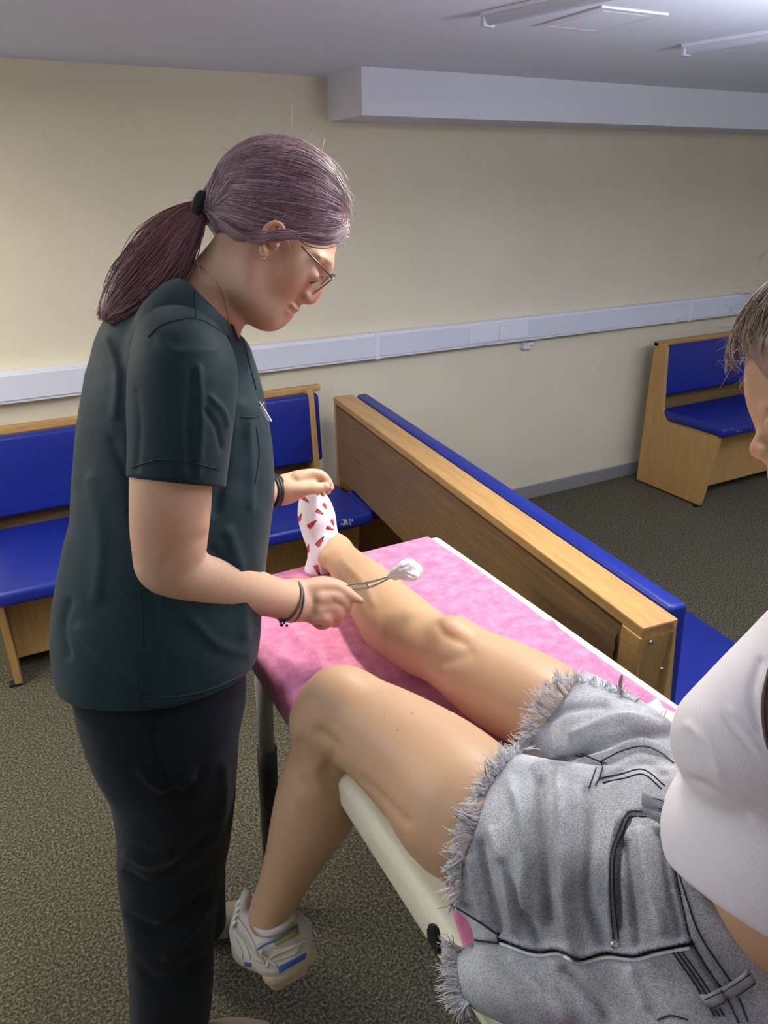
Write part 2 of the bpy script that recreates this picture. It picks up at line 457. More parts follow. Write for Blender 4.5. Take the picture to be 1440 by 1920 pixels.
# ceiling fittings
def batten(name, a, b, w, label, group=None):
    a, b = np.array(a), np.array(b); L_ = np.linalg.norm(b - a); ang = math.atan2(b[1] - a[1], b[0] - a[0])
    t = thing(name, label, 'light', (a[0], a[1], CEIL), group, ang)
    box('housing', M_trunk2, 0, L_, -w / 2, w / 2, -.010, 0, .002, t)
    bm = bmesh.new(); prof = [(w * .42 * math.cos(q), -.010 - .020 * math.sin(q)) for q in np.linspace(0, math.pi, 9)]
    prism(bm, prof, 0, .012, L_ - .012); bmo('diffuser', bm, M_diff, t, world=False)
    box('end_cap', M_diff, 0, .014, -w * .46, w * .46, -.033, -.002, .003, t)
    box('end_cap', M_diff, L_ - .014, L_, -w * .46, w * .46, -.033, -.002, .003, t)
    return t
M_diff = mat('grey_diffuser', srgb(186, 192, 206), .25, .5)
M_lit = bpy.data.materials.new('lit_diffuser'); M_lit.use_nodes = True
_b = M_lit.node_tree.nodes['Principled BSDF']; _b.inputs['Emission Color'].default_value = (1, .95, .88, 1); _b.inputs['Emission Strength'].default_value = 3
a1 = Z(910, 50, CEIL - .03)[:2]; a2 = Z(1160, -2, CEIL - .03)[:2]; a2 = a1 + (a2 - a1) * 2.6
batten('ceiling_light', a1, a2, .046, 'unlit white tube light on the ceiling left of the access hatch')
b1 = Z(1282, 104, CEIL - .03)[:2]; b2 = Z(1440, 80, CEIL - .03)[:2]; b2 = b1 + (b2 - b1) * 4
batten('ceiling_light', b1, b2, .042, 'unlit white tube light on the ceiling at the right edge, above the beam')
for (x, y), a, b, p, c in LAMPS:
    t = thing('ceiling_light', 'lit ceiling tube light, outside the view', 'light', (x, y, CEIL), 'lit ceiling lights out of view')
    box('housing', M_trunk2, -a / 2 - .01, a / 2 + .01, -b / 2 - .02, b / 2 + .02, -.03, 0, .003, t)
    box('diffuser', M_lit, -a / 2, a / 2, -b / 2, b / 2, -.058, -.03, .004, t)
for (x, y), p in FILL_UP:
    t = thing('added_uplighter', 'added fill uplighter, outside the view', 'light', (x, y, 1.6), 'added fill uplighters out of view')
    box('tray', M_trunk2, -.27, .27, -.62, .62, -.03, .0, .006, t)  # tray and rods are made up to give the added fill lights a body
    for yy in (-.5, .5): 
        V_, F_ = tubes([[(0, yy, 0), (0, yy, CEIL - 1.6)]], .003, 6); mobj('rod', V_, F_, M_trunk, t, world=False)
hc = [Z(*q, CEIL)[:2] for q in ((1040, 40), (1125, 55), (1210, 33), (1125, 14))]
hp = thing('access_hatch', 'small square white access hatch in the ceiling', 'hatch', (float(np.mean([q[0] for q in hc])), float(np.mean([q[1] for q in hc])), CEIL), None, math.atan2(hc[2][1] - hc[1][1], hc[2][0] - hc[1][0]))
bm = bmesh.new()
for x0, x1, y0, y1 in ((-.13, .13, -.11, -.085), (-.13, .13, .085, .11), (-.13, -.105, -.085, .085), (.105, .13, -.085, .085)): bx(bm, x0, x1, y0, y1, -.005, 0, .001)
bmo('frame', bm, M_beam, hp, world=False)
box('panel', M_ceil, -.103, .103, -.083, .083, -.005, 0, .002, hp)

# ------------------------------------------------------------------ benches
def bench(name, label, L_, loc, rz, cap=.03, padz=(.50, .795), ends=(True, True), mid=(), top=.815, seat_front=.53, board=None, inset=0.0):
    """local: X along the bench, Y towards the sitter (0 = rear), Z up"""
    t = thing(name, label, 'bench', loc, 'blue vinyl and beech corner benches', rz)
    side = [(0, .012), (.455, .012), (.505, .395), (.16, .405), (.115, .47), (.085, top - .02), (.07, top), (0, top)]
    for x0, x1 in ([(inset, inset + .025)] if ends[0] else []) + [(m_, m_ + .025) for m_ in mid] + ([(L_ - .025, L_)] if ends[1] else []):
        bm = bmesh.new(); prism(bm, side, 0, x0, x1, .002); bmo('side_panel', bm, M_woodv, t, world=False)
        box('foot', M_black, x0 + .002, x1 - .002 + .02, .42, .45, 0, .014, .003, t)
    bz0 = .40 if board is None else board
    box('back_board', M_board, .028, L_ - .028, 0, .018, bz0, top - .03, .001, t)
    box('top_rail', M_wood, 0 if not ends[0] else -.0, L_, -.002, cap, top - .022, top + .004, .003, t)
    bm = bmesh.new(); y0 = cap + .004 if cap > .05 else .032
    bx(bm, .03, L_ - .03, y0, y0 + .05, padz[0], padz[1], .014, 4)
    bmesh.ops.subdivide_edges(bm, edges=bm.edges[:], cuts=2, use_grid_fill=True)
    for v in bm.verts: v.co.y += (padz[1] - v.co.z) * .06 * (1 if v.co.y > y0 + .02 else .6)
    bmo('backrest_cushion', bm, M_blue, t, smooth=True, world=False)
    bm = bmesh.new(); bx(bm, .004 + inset, L_ - .004, .09, seat_front + .03, .405, .462, .022, 5)
    bmo('seat_cushion', bm, M_blue, t, smooth=True, world=False)
    box('seat_board', M_wood, inset + .026, L_ - .02, .10, .48, .385, .405, .002, t)
    box('front_panel', M_woodv, inset + .026, L_ - .026, .36, .378, .07, .385, .002, t)
    return t
# along the wall behind the woman in scrubs: sitter faces -y -> rotate 180 deg
lb = bench('corner_bench', 'blue cushioned wooden bench against the wall behind the woman in dark scrubs', 1.395, (1.262, 2.985, 0), math.pi, seat_front=.61, inset=.055)
rbn = bench('corner_bench', 'short blue bench under the trunking at the right, showing its slanted beech side panel', 1.6, (3.24 + 1.6, 2.93, 0), math.pi, seat_front=.50, padz=(.53, .80))
ang = math.atan2(2.797 - .876, 1.258 - 1.041)
# partition bench seen from its rear: its sitter faces +x
pb = bench('corner_bench', 'long bench seen from its bare brown back, running beside the couch towards the wall', 1.945, (1.2535, 2.80, 0), ang - math.pi, cap=.085, top=.80, padz=(.47, .812), seat_front=.56, board=.46)
# near end post, screws and split in the wood
for (yy, zz) in ((.022, .765), (.062, .69), (.02, .60)):
    bm = bmesh.new(); bmesh.ops.create_cone(bm, cap_ends=True, segments=14, radius1=.005, radius2=.004, depth=.003, matrix=Matrix.Translation((1.9465, yy, zz)) @ Matrix.Rotation(math.pi / 2, 4, 'Y'))
    bmo('screw', bm, M_screw, pb, world=False)
box('end_post', M_wood, 1.885, 1.945, -.004, .082, .40, .779, .003, pb)
V_, F_ = tubes([[(1.875 + .002 * math.sin(i * 2.1), -.003, .76 - i * .012) for i in range(8)]], [[.0004, .0012, .0022, .0028, .0024, .003, .0018, .0005]], 5)
o = mobj('crack', V_, F_, M_black, pb, world=False); o['label'] = 'dark split in the wooden board'
# scuffs on seat edges
def scuff(t, n, x0, x1, y, z, seed, w=.018):
    r = random.Random(seed); bm = bmesh.new()
    for i in range(n):
        x = r.uniform(x0, x1); zz = z + r.uniform(-.015, .006)
        pts = [(x + r.uniform(-1, 1) * w * .35, y + r.uniform(-.001, .001), zz + r.uniform(-1, 1) * w * .5) for _ in range(3)]
        vs = [bm.verts.new(p) for p in pts]; bm.faces.new(vs)
        vs2 = [bm.verts.new((p[0], p[1] - .0006, p[2])) for p in pts]; bm.faces.new(vs2[::-1])
    o = bmo('worn_patch', bm, M_scuff, t, world=False); o['kind'] = 'stuff'; o['label'] = 'white worn vinyl flakes on the seat edge'
scuff(lb, 40, .155, .20, .6415, .447, 3); scuff(lb, 30, .3, 1.3, .6415, .447, 4, .009); scuff(rbn, 30, 1.25, 1.55, .5315, .447, 5, .014)
# small corner seat at the end of the bench
box('corner_cushion', M_blue, -.012, .056, .36, .60, .400, .448, .018, lb, 4)

# ------------------------------------------------------------------ treatment couch
TZ = .86; tx0, tx1, ty0, ty1 = .315, .852, -.42, 1.335
tb = thing('treatment_couch', 'cream folding treatment couch under the pink sheet', 'table', ((tx0 + tx1) / 2, .45, 0))
bm = bmesh.new(); bx(bm, tx0, tx1, ty0, ty1, TZ - .065, TZ, .02, 5)
bmo('mattress', bm, M_cream, tb, smooth=True)
box('frame', M_metalg, tx0 + .02, tx1 - .02, ty0 + .02, ty1 - .02, TZ - .09, TZ - .064, .004, tb, world=True)
for lx, ly, sx in ((tx0 + .05, ty1 - .13, -1), (tx1 - .05, ty1 - .13, 1), (tx0 + .05, ty0 + .14, -1), (tx1 - .05, ty0 + .14, 1)):
    top = np.array([lx, ly, TZ - .09]); bot = np.array([lx + sx * .01, ly + (.05 if ly > .5 else -.05), 0.02]); md = top + (bot - top) * .34
    V_, F_ = tubes([[top, md]], .017, 14); lg = mobj('leg', V_, F_, M_metalg, tb)
    V_, F_ = tubes([[md + (top - md) * .02, md + (bot - md) * .14, bot]], [[.021, .021, .02]], 14); mobj('leg_sleeve', V_, F_, M_black, lg)
    V_, F_ = tubes([[bot + (0, 0, -.02), bot + (0, 0, .03)]], .026, 14); mobj('rubber_foot', V_, F_, M_black, lg)
# black hinge bracket on the couch edge
hb = P(822, 1757, .86)
hz = X(822, 1757, tx0 + .004)
bm = bmesh.new(); prism(bm, [(hz[1] - .014, hz[2] + .004), (hz[1] - .010, hz[2] + .014), (hz[1], hz[2] + .019), (hz[1] + .010, hz[2] + .014), (hz[1] + .014, hz[2] + .004), (hz[1] + .012, hz[2] - .014), (hz[1] - .012, hz[2] - .014)], 0, tx0 - .004, tx0 + .03, .002); bmo('hinge_bracket', bm, M_black, tb)
# ------------------------------------------------------------------ pink sheet
M_sheet = mat('pink_nonwoven', srgb(226, 150, 184), .9, .15, var=.0, vscale=60, bump=.5, bscale=420, bdist=.001, sheen=.2)
_n = M_sheet.node_tree.nodes; _L = M_sheet.node_tree.links; _b = _n['Principled BSDF']
_tc = _n.new('ShaderNodeTexCoord'); _t = _n.new('ShaderNodeTexNoise'); _t.inputs['Scale'].default_value = 38; _t.inputs['Detail'].default_value = 9; _t.inputs['Roughness'].default_value = .75
_L.new(_tc.outputs['Object'], _t.inputs['Vector']); _r = _n.new('ShaderNodeValToRGB'); _L.new(_t.outputs['Fac'], _r.inputs[0])
_e = _r.color_ramp.elements; _e[0].position = .34; _e[0].color = (*srgb(198, 102, 142), 1); _e[1].position = .66; _e[1].color = (*srgb(222, 150, 178), 1)
_L.new(_r.outputs[0], _b.inputs['Base Color'])
def sheet():
    nx, ny = 96, 190; V = np.zeros((ny, nx, 3))
    ys = np.linspace(-.30, 1.343, ny)
    for j, y in enumerate(ys):
        t = np.clip((y - .80) / .08, 0, 1); t = t * t * (3 - 2 * t)
        xl = (.352 - .034 * np.clip((.52 - y) / .10, 0, 1)) * (1 - t) + (tx0 - .040) * t + .003 * math.sin(y * 23) * (1 - t)
        xr = tx1 - .034 - .004 * math.sin(y * 9 + 1) + (.006 if y < .9 else 0)
        x = np.linspace(xl, xr, nx); z = np.full(nx, TZ + .0035)
        o = tx0 + .014 - x; m = o > 0; R_ = .02
        a = np.clip(o / R_, 0, math.pi / 2)
        x2 = np.where(m, tx0 + .014 - R_ * np.sin(a) , x); z2 = np.where(m, z - R_ * (1 - np.cos(a)) - np.maximum(0, o - R_ * math.pi / 2), z)
        V[j, :, 0] = x2; V[j, :, 1] = y; V[j, :, 2] = z2
    p = V.reshape(-1, 3)
    w = np.clip((p[:, 0] - tx0) / .03, 0, 1)
    p[:, 2] += (.0022 * np.clip(snoise(p * (1, .5, 0), 38, 3), 0, 1) + .0012 * np.clip(snoise(p * (1, 1, 0), 90, 4), 0, 1)) * (.4 + .6 * w)
    def ridge(a, b, w_, h_):
        a = np.array(a); b = np.array(b); ab = b - a; t = np.clip(((p[:, :2] - a) @ ab) / (ab @ ab), 0, 1)
        d = np.linalg.norm(p[:, :2] - a - t[:, None] * ab, axis=1); p[:, 2] += h_ * np.exp(-(d / w_) ** 2)
    f = lambda u, v: Z(u, v, TZ)[:2]
    ridge(f(925, 1195), f(1075, 1166), .006, .006); ridge(f(1075, 1166), f(1200, 1262), .005, .004)
    ridge(f(760, 1050), f(1040, 1090), .008, .002); ridge(f(520, 1085), f(570, 1098), .006, .005); ridge(f(500, 1110), f(600, 1128), .008, .004)
    ridge(f(540, 1180), f(600, 1240), .010, .004); ridge(f(500, 1215), f(560, 1265), .012, .005); ridge(f(620, 1180), f(760, 1260), .008, .003)
    # end hangs over the far edge
    e = np.clip((p[:, 1] - (ty1 - .012)) / .02, 0, 1); p[:, 2] -= .016 * e * e
    F = [(j * nx + i, j * nx + i + 1, (j + 1) * nx + i + 1, (j + 1) * nx + i) for j in range(ny - 1) for i in range(nx - 1)]
    o = mobj('bed_sheet', p, F, M_sheet)
    m = o.modifiers.new('thick', 'SOLIDIFY'); m.thickness = .0012; m.offset = 1
    return tag(o, 'pink disposable nonwoven sheet spread over the treatment couch', 'sheet')
sheet()

# ------------------------------------------------------------------ skin
def skinmat(name, c): 
    m = mat(name, c, .48, .4, tint=True, bump=.12, bscale=260, bdist=.0008, sss=.12)
    return m
M_skin = skinmat('skin_light', srgb(210, 170, 140)); M_skin2 = skinmat('skin_tan', srgb(200, 162, 126))
M_scrub = mat('dark_teal_cotton', srgb(15, 43, 48), .66, .25, bump=.25, bscale=700, bdist=.0006, sheen=.1)
M_scrubp = mat('dark_navy_cotton', srgb(7, 17, 25), .75, .22, bump=.25, bscale=700, bdist=.0006, sheen=.08)
M_stitch = mat('dark_stitching', srgb(14, 34, 40), .7)
M_hair = mat('mauve_brown_hair', srgb(128, 100, 108), .45, .6, tint=False, var=.25, vscale=25)
M_hair2 = mat('mauve_hair_strand', srgb(190, 162, 170), .3, .6)
M_hair3 = mat('dark_brown_hair', srgb(54, 36, 38), .4, .5)
M_tie = mat('black_hair_tie', (.014, .015, .018), .75)
M_gold = mat('gold_metal', (.75, .48, .25), .25, metal=1)
M_silver = mat('silver_metal', (.75, .75, .76), .2, metal=1)
M_steel = mat('polished_steel', (.62, .62, .63), .18, metal=1)
M_glassf = mat('bronze_glasses_wire', (.20, .14, .11), .3, metal=.8)
M_lens = mat('clear_lens', (.95, .97, .97), .03, .5, trans=1)
M_lens.node_tree.nodes['Principled BSDF'].inputs['IOR'].default_value = 1.05
M_white = mat('white_cloth', srgb(238, 236, 236), .85, .2)
M_eye = mat('eye_white', srgb(225, 218, 212), .2); M_iris = mat('eye_iris', srgb(60, 45, 35), .2)
M_nail = mat('pink_nail', srgb(238, 198, 186), .25, .5)
M_grey = mat('grey_elastic', srgb(112, 110, 104), .7)

# ================================================================== woman in scrubs
cl = thing('person', 'woman in dark teal scrubs with mauve ponytail and glasses, bending over the couch with forceps', 'person', (.12, 1.08, 0))
b = SDF()
# torso core, neck, head
b.tube([(335, 700, 1.10, 92), (325, 850, 1.11, 120), (310, 1050, 1.12, 135), (300, 1180, 1.13, 130)], k=.02)
b.tube([(300, 1220, 1.12, 90), (320, 1480, 1.2, 75), (322, 1740, 1.33, 48), (318, 1930, 1.44, 38), (316, 1990, 1.47, 36)], k=.02)
b.tube([(330, 1240, 1.25, 85), (350, 1500, 1.4, 66), (368, 1650, 1.55, 42), (385, 1720, 1.62, 32)], k=.02)
b.tube([(325, 670, .98, 62), (345, 625, 1.05, 54), (365, 650, 1.15, 50), (400, 700, 1.22, 50)], k=.03)
b.tube([(452, 478, 1.06, 56), (425, 520, 1.06, 61), (392, 570, 1.07, 70), (355, 640, 1.08, 85)], k=.04)
b.ell(525, 402, 1.06, 118, 106, 94, 20, k=.02)                 # skull
b.ell(556, 468, 1.06, 58, 78, 64, 38, k=.02)                   # forehead / face plate
b.ell(513, 518, 1.06, 60, 84, 60, 38, k=.02)                   # cheeks
for sd in (-1, 1):                                             # jaw lines
    b.tube([(468, 500, 1.06 + sd * .040, 28), (476, 552, 1.06 + sd * .034, 28), (502, 584, 1.06 + sd * .016, 25)], k=.035)
    b.ell(550, 512, 1.06 + sd * .038, 24, 34, 20, 38, k=.03)   # cheekbone
    b.tube([(598, 486, 1.06 + sd * .042, 6), (607, 489, 1.06 + sd * .024, 8), (607, 494, 1.06, 10)], k=.02)   # brow ridge
b.ell(507, 582, 1.06, 30, 27, 30, 20, k=.018)                  # chin
b.ell(528, 568, 1.06, 24, 27, 28, 38, k=.016)                  # mouth mound
b.tube([(612, 500, 1.06, 9), (606, 520, 1.06, 8), (597, 542, 1.06, 9), (583, 558, 1.06, 11.5)], k=.008)   # nose
b.tube([(597, 506, 1.06, 16), (584, 530, 1.06, 17), (570, 548, 1.06, 18)], k=.014)
for sd in (-1, 1):
    b.ell(574, 556, 1.06 + sd * .011, 12, 9, 9, 50, k=.005)
    b.ell(572, 567, 1.06 + sd * .0075, 6, 3.2, 4, 20, k=.003, op='sub')
    b.ell(598, 514, 1.06 + sd * .027, 13, 12, 15, 38, k=.014, op='sub')   # eye socket
    b.ell(582, 515, 1.06 + sd * .028, 17, 16, 17, 38, k=.006)            # eye ball and lids
b.tube([(549, 574, 1.036, 4), (553, 577, 1.05, 6.5), (555, 578, 1.06, 7), (553, 577, 1.07, 6.5), (549, 574, 1.084, 4)], k=.004)   # upper lip
b.tube([(538, 584, 1.038, 4), (541, 589, 1.05, 7), (542, 590, 1.06, 7.5), (541, 589, 1.07, 7), (538, 584, 1.082, 4)], k=.004)
b.tube([(536, 574, 1.028, 1.5), (547, 583, 1.045, 2), (551, 585, 1.06, 2), (547, 583, 1.075, 2), (536, 574, 1.092, 1.5)], k=.003, op='sub')
# near ear (right) and far ear
for sd, d0 in ((-1, .985), (1, 1.135)):
    b.ell(508, 447, d0 + .004 * -sd, 20, 32, 7, 14, k=.004)
    b.ell(512, 446, d0 - .008 * -sd * -1 if sd > 0 else d0 - .008, 11, 20, 6, 14, k=.004, op='sub')
    b.tube([(524, 448, d0, 4), (531, 428, d0 - .004 * -sd, 5), (518, 418, d0 + .006 * sd, 6), (500, 426, d0 + .008 * sd, 6), (493, 446, d0 + .007 * sd, 6), (492, 466, d0 + .003 * sd, 7), (496, 478, d0, 8)], k=.003)
    b.tube([(519, 462, d0, 4.5), (513, 470, d0, 4), (504, 474, d0, 4)], k=.003)
    b.tube([(508, 432, d0 - .001, 3.5), (504, 448, d0 - .002, 3.5), (507, 462, d0 - .001, 3.5)], k=.003)
# right arm (near)
b.tube([(325, 690, .955, 70), (322, 820, .950, 74), (321, 920, .957, 75), (318, 1000, .98, 71), (322, 1052, 1.0, 63), (352, 1072, 1.02, 60), (400, 1086, 1.05, 57),
        (460, 1105, 1.10, 45), (510, 1119, 1.15, 38), (545, 1126, 1.175, 37)], k=.02)
b.ell(300, 1062, 1.0, 36, 36, 40, k=.02)
AF = AX_F * .9 + AX_D * .35
b.tube([(545, 1126, 1.175, 37), (575, 1125, 1.19, 41), (608, 1125, 1.20, 40)], k=.01, flat=(AF, .62))
b.tube([(560, 1106, 1.18, 20), (600, 1103, 1.185, 17), (624, 1100, 1.19, 15), (641, 1107, 1.195, 13), (660, 1118, 1.20, 10.5), (678, 1127, 1.205, 6.5)], k=.006)          # index
b.tube([(600, 1122, 1.18, 19), (628, 1118, 1.19, 16), (646, 1132, 1.205, 14.5), (642, 1150, 1.23, 12), (622, 1146, 1.24, 10)], k=.003)    # middle
b.tube([(596, 1140, 1.18, 19), (622, 1138, 1.19, 14.5), (634, 1150, 1.20, 12.5), (628, 1166, 1.22, 11), (610, 1160, 1.235, 9)], k=.003)   # ring
b.tube([(588, 1154, 1.18, 17), (608, 1156, 1.185, 15), (614, 1166, 1.20, 11.5), (602, 1172, 1.215, 9.5), (590, 1166, 1.22, 8)], k=.003)   # little
b.tube([(560, 1112, 1.20, 18), (600, 1096, 1.225, 16), (632, 1098, 1.235, 12), (652, 1105, 1.235, 9)], k=.005)   # thumb behind, pressing the forceps
# left arm (behind the torso) and hand on the toes
b.tube([(400, 730, 1.25, 54), (410, 830, 1.29, 54), (425, 900, 1.34, 52), (470, 918, 1.40, 36), (508, 921, 1.45, 27), (530, 919, 1.46, 27)], k=.02)
b.tube([(530, 919, 1.46, 27), (552, 911, 1.465, 29), (572, 903, 1.47, 25)], k=.01, flat=(AF, .6))
b.tube([(545, 918, 1.45, 16), (572, 917, 1.45, 12.5), (592, 915, 1.452, 11), (611, 912, 1.46, 8.5)], k=.006)    # thumb
b.tube([(560, 897, 1.46, 15), (580, 889, 1.465, 10.5), (600, 890, 1.47, 9.5), (613, 901, 1.475, 8.5), (621, 914, 1.48, 6.5)], k=.004)   # index
b.tube([(562, 898, 1.475, 15), (582, 892, 1.485, 10), (602, 896, 1.49, 9), (611, 908, 1.49, 8), (615, 921, 1.49, 6.5)], k=.004)
b.tube([(562, 906, 1.49, 13), (582, 901, 1.505, 9.5), (598, 906, 1.51, 8.5), (604, 918, 1.51, 7), (606, 926, 1.508, 6)], k=.004)
b.tube([(560, 914, 1.50, 12), (578, 910, 1.52, 8.5), (590, 914, 1.525, 7.5), (596, 924, 1.525, 6)], k=.004)
def skincol1(V, N):
    u, v, d = proj(V); c = np.ones((len(V), 3))
    def blot(cx, cy, rx, ry, col, lo=.0, hi=9):
        w = np.exp(-(((u - cx) / rx) ** 2 + ((v - cy) / ry) ** 2)) * ((d > lo) & (d < hi)); c[:] = c * (1 - w[:, None]) + np.array(col) * c * w[:, None]
    blot(535, 520, 42, 38, (1.0, .80, .78)); blot(585, 560, 14, 12, (1, .80, .78)); blot(505, 440, 26, 40, (1.0, .78, .74), 0, 1.0)
    blot(318, 1000, 70, 60, (1, .9, .88)); blot(630, 1125, 20, 40, (1, .9, .86)); 
    blot(553, 577, 5.5, 5, (.95, .70, .68), 1.0, 1.2); blot(542, 589, 6, 5, (.95, .70, .68), 1.0, 1.2)
    w = np.exp(-(pdist(u, v, [(598, 481), (609, 486), (620, 496)]) / 3.2) ** 4)[:, None] * ((d < 1.09) & (d > .95))[:, None]; c[:] = c * (1 - w * np.array([.5, .56, .58]))
    return c
sdfobj('body', b, .0027, M_skin, cl, it=2, color=skincol1,
       creases=[([(560, 553), (562, 562), (556, 568)], 4, -.0012), ([(640, 1135), (628, 1130), (622, 1122)], 3, -.001), ([(610, 1150), (618, 1146)], 3, -.001),
                ([(312, 1058), (345, 1030), (385, 1008)], 12, -.002), ([(595, 508), (588, 520), (580, 528)], 2.2, -.0009)])
T1 = BVH['body']
# eyes
def ellobj(name, c, r, R, m, parent, seg=12):
    bm = bmesh.new(); bmesh.ops.create_uvsphere(bm, u_segments=seg, v_segments=seg // 2 + 2, radius=1)
    for q in bm.verts: w = np.array(q.co) * r; q.co = Vector(c + w @ R)
    return bmo(name, bm, m, parent, smooth=True)
I3 = np.array([AX_R, AX_D, AX_F])
for sd in (-1, 1):
    lp = [P(*q[:2], 1.06 + sd * q[2]) for q in ((581, 530, .0425), (589, 529, .041), (596, 524, .036), (599, 519, .028))]
    V_, F_ = tubes([cr(lp, 5)], .0011, 5); mobj('eyelashes', V_, F_, M_hair3, cl)
# ---- scrub top
s = SDF()
s.tube([(345, 590, 1.08, 92), (330, 650, 1.09, 128), (328, 700, 1.10, 150), (330, 800, 1.10, 172), (330, 900, 1.11, 182), (321, 1000, 1.11, 180),
        (305, 1100, 1.12, 186), (296, 1200, 1.13, 188), (296, 1290, 1.14, 172), (296, 1340, 1.15, 165)], k=.03, flat=(AX_F, .92))
s.tube([(352, 598, 1.0, 74), (385, 600, 1.16, 70)], k=.03)
s.tube([(318, 640, .965, 76), (340, 690, .945, 96), (338, 780, .94, 93), (332, 860, .945, 87), (328, 960, .955, 84)], k=.022)
s.tube([(400, 700, 1.25, 78), (405, 800, 1.29, 74), (425, 880, 1.32, 60)], k=.03)
# neckline, sleeve hem, bottom hem
s.plane(P(322, 500, 1.0), P(437, 612, 1.0), P(437, 612, 1.2), P(300, 900, 1.1), k=.006)
s.ell(440, 545, 1.07, 40, 95, 60, -18, k=.01, op='sub')
s.plane(P(300, 1331, 1.01), P(128, 1262, 1.14), P(484, 1254, 1.12), P(300, 900, 1.1), k=.005)
s.disp = lambda X_: .0016 * snoise(X_ * (1, 1, .45), 34, 11) + .0008 * snoise(X_, 85, 12)
sl = SDF()                                             # sleeve built on its own so that its hem is open
sl.tube([(330, 640, .98, 76), (344, 690, .955, 99), (341, 760, .950, 100), (336, 840, .950, 94), (331, 900, .954, 91), (330, 960, .958, 89)], k=.02)
sl.tube([(322, 760, .945, 72), (321, 1000, .965, 76)], k=.003, op='sub')
sl.plane(P(240, 896, .94), P(415, 913, .94), P(330, 903, 1.3), P(330, 700, .94), k=.002)
sl.disp = lambda X_: .0012 * snoise(X_ * (1, 1, .4), 40, 21)
# remove the sleeve from the torso op list (torso keeps only the shoulder)
s.ops[2] = SDF().tube([(322, 640, .985, 74), (336, 690, .975, 80), (338, 740, 1.0, 70)], k=.025).ops[0]
folds = [([(420, 690), (432, 760), (425, 850), (405, 960)], 7, -.004), ([(250, 720), (258, 800), (256, 880)], 7, -.004),
         ([(455, 760), (470, 850), (470, 950)], 8, .003), ([(430, 1000), (455, 1090), (460, 1190)], 12, .004),
         ([(170, 900), (190, 1020), (180, 1120)], 12, .003), ([(130, 1130), (118, 1180), (128, 1230)], 8, -.004),
         ([(210, 830), (240, 900), (250, 980)], 9, -.003), ([(280, 1110), (300, 1200), (290, 1300)], 12, -.0035),
         ([(360, 1160), (410, 1210), (465, 1225)], 10, .003), ([(200, 640), (220, 700), (215, 780)], 9, .003), ([(300, 600), (340, 590), (368, 598)], 4, -.002),
         ([(450, 640), (478, 720), (500, 800)], 4, -.003), ([(150, 1180), (200, 1240), (262, 1290)], 10, .004), ([(395, 1030), (430, 1062), (480, 1075)], 7, -.002)]
top = sdfobj('scrub_top', s, .0045, M_scrub, cl, it=2, creases=folds)
slv = sdfobj('sleeve', sl, .0035, M_scrub, cl, it=1, creases=[([(372, 690), (378, 780), (372, 890)], 6, .003), ([(360, 700), (352, 790), (356, 880)], 6, -.002),
         ([(395, 745), (418, 770), (428, 800)], 5, .003), ([(385, 770), (405, 800), (415, 840)], 5, -.003), ([(255, 735), (262, 800), (256, 880)], 6, -.002), ([(300, 640), (330, 660), (400, 655)], 8, .002)])
TT = [BVH['scrub_top'], BVH['sleeve']]
seams = [[(262, 1110), (266, 1200), (265, 1322)], [(266, 1322), (330, 1326), (400, 1310), (474, 1268)], [(365, 530), (366, 565), (368, 598)], [(278, 632), (300, 612), (335, 600), (368, 598), (400, 612), (432, 634)], [(247, 876), (300, 862), (352, 866), (412, 880)],
         [(452, 782), (478, 782), (498, 770)], [(265, 1305), (330, 1306), (400, 1290), (470, 1258)], [(450, 610), (462, 660), (480, 730)], [(480, 800), (486, 850), (478, 905)]]
ps = [q for q in (line_on(a, TT, 8, .0005) for a in seams) if len(q) > 3]
tubeparts('seam', ps, .0008, M_stitch, top)
# collar band
ps = [line_on([(333, 506), (368, 527), (398, 552), (420, 582), (434, 612), (446, 640)], TT, 8, .001)]
V_, F_ = tubes(ps, .0024, 6); mobj('collar_trim', V_, F_, M_stitch, top)
# small white name tag clipped on the chest pocket
tgp = [P(486, 752, 1.0 + .03), P(505, 782, 1.03), P(508, 789, 1.03), P(500, 788, 1.03), P(488, 765, 1.03)]
tgp = [np.array(q) for q in tgp]; V_ = tgp + [q + AX_F * .012 for q in tgp]
mobj('name_tag', V_, [(0, 1, 2, 3, 4), (9, 8, 7, 6, 5)] + [(i, (i + 1) % 5, (i + 1) % 5 + 5, i + 5) for i in range(5)], M_white, top, smooth=False)
V_, F_ = tubes([[P(486, 762, 1.028), P(490, 756, 1.026), P(495, 754, 1.026), P(492, 764, 1.026)]], .0006, 5); mobj('tag_clip', V_, F_, M_silver, top)
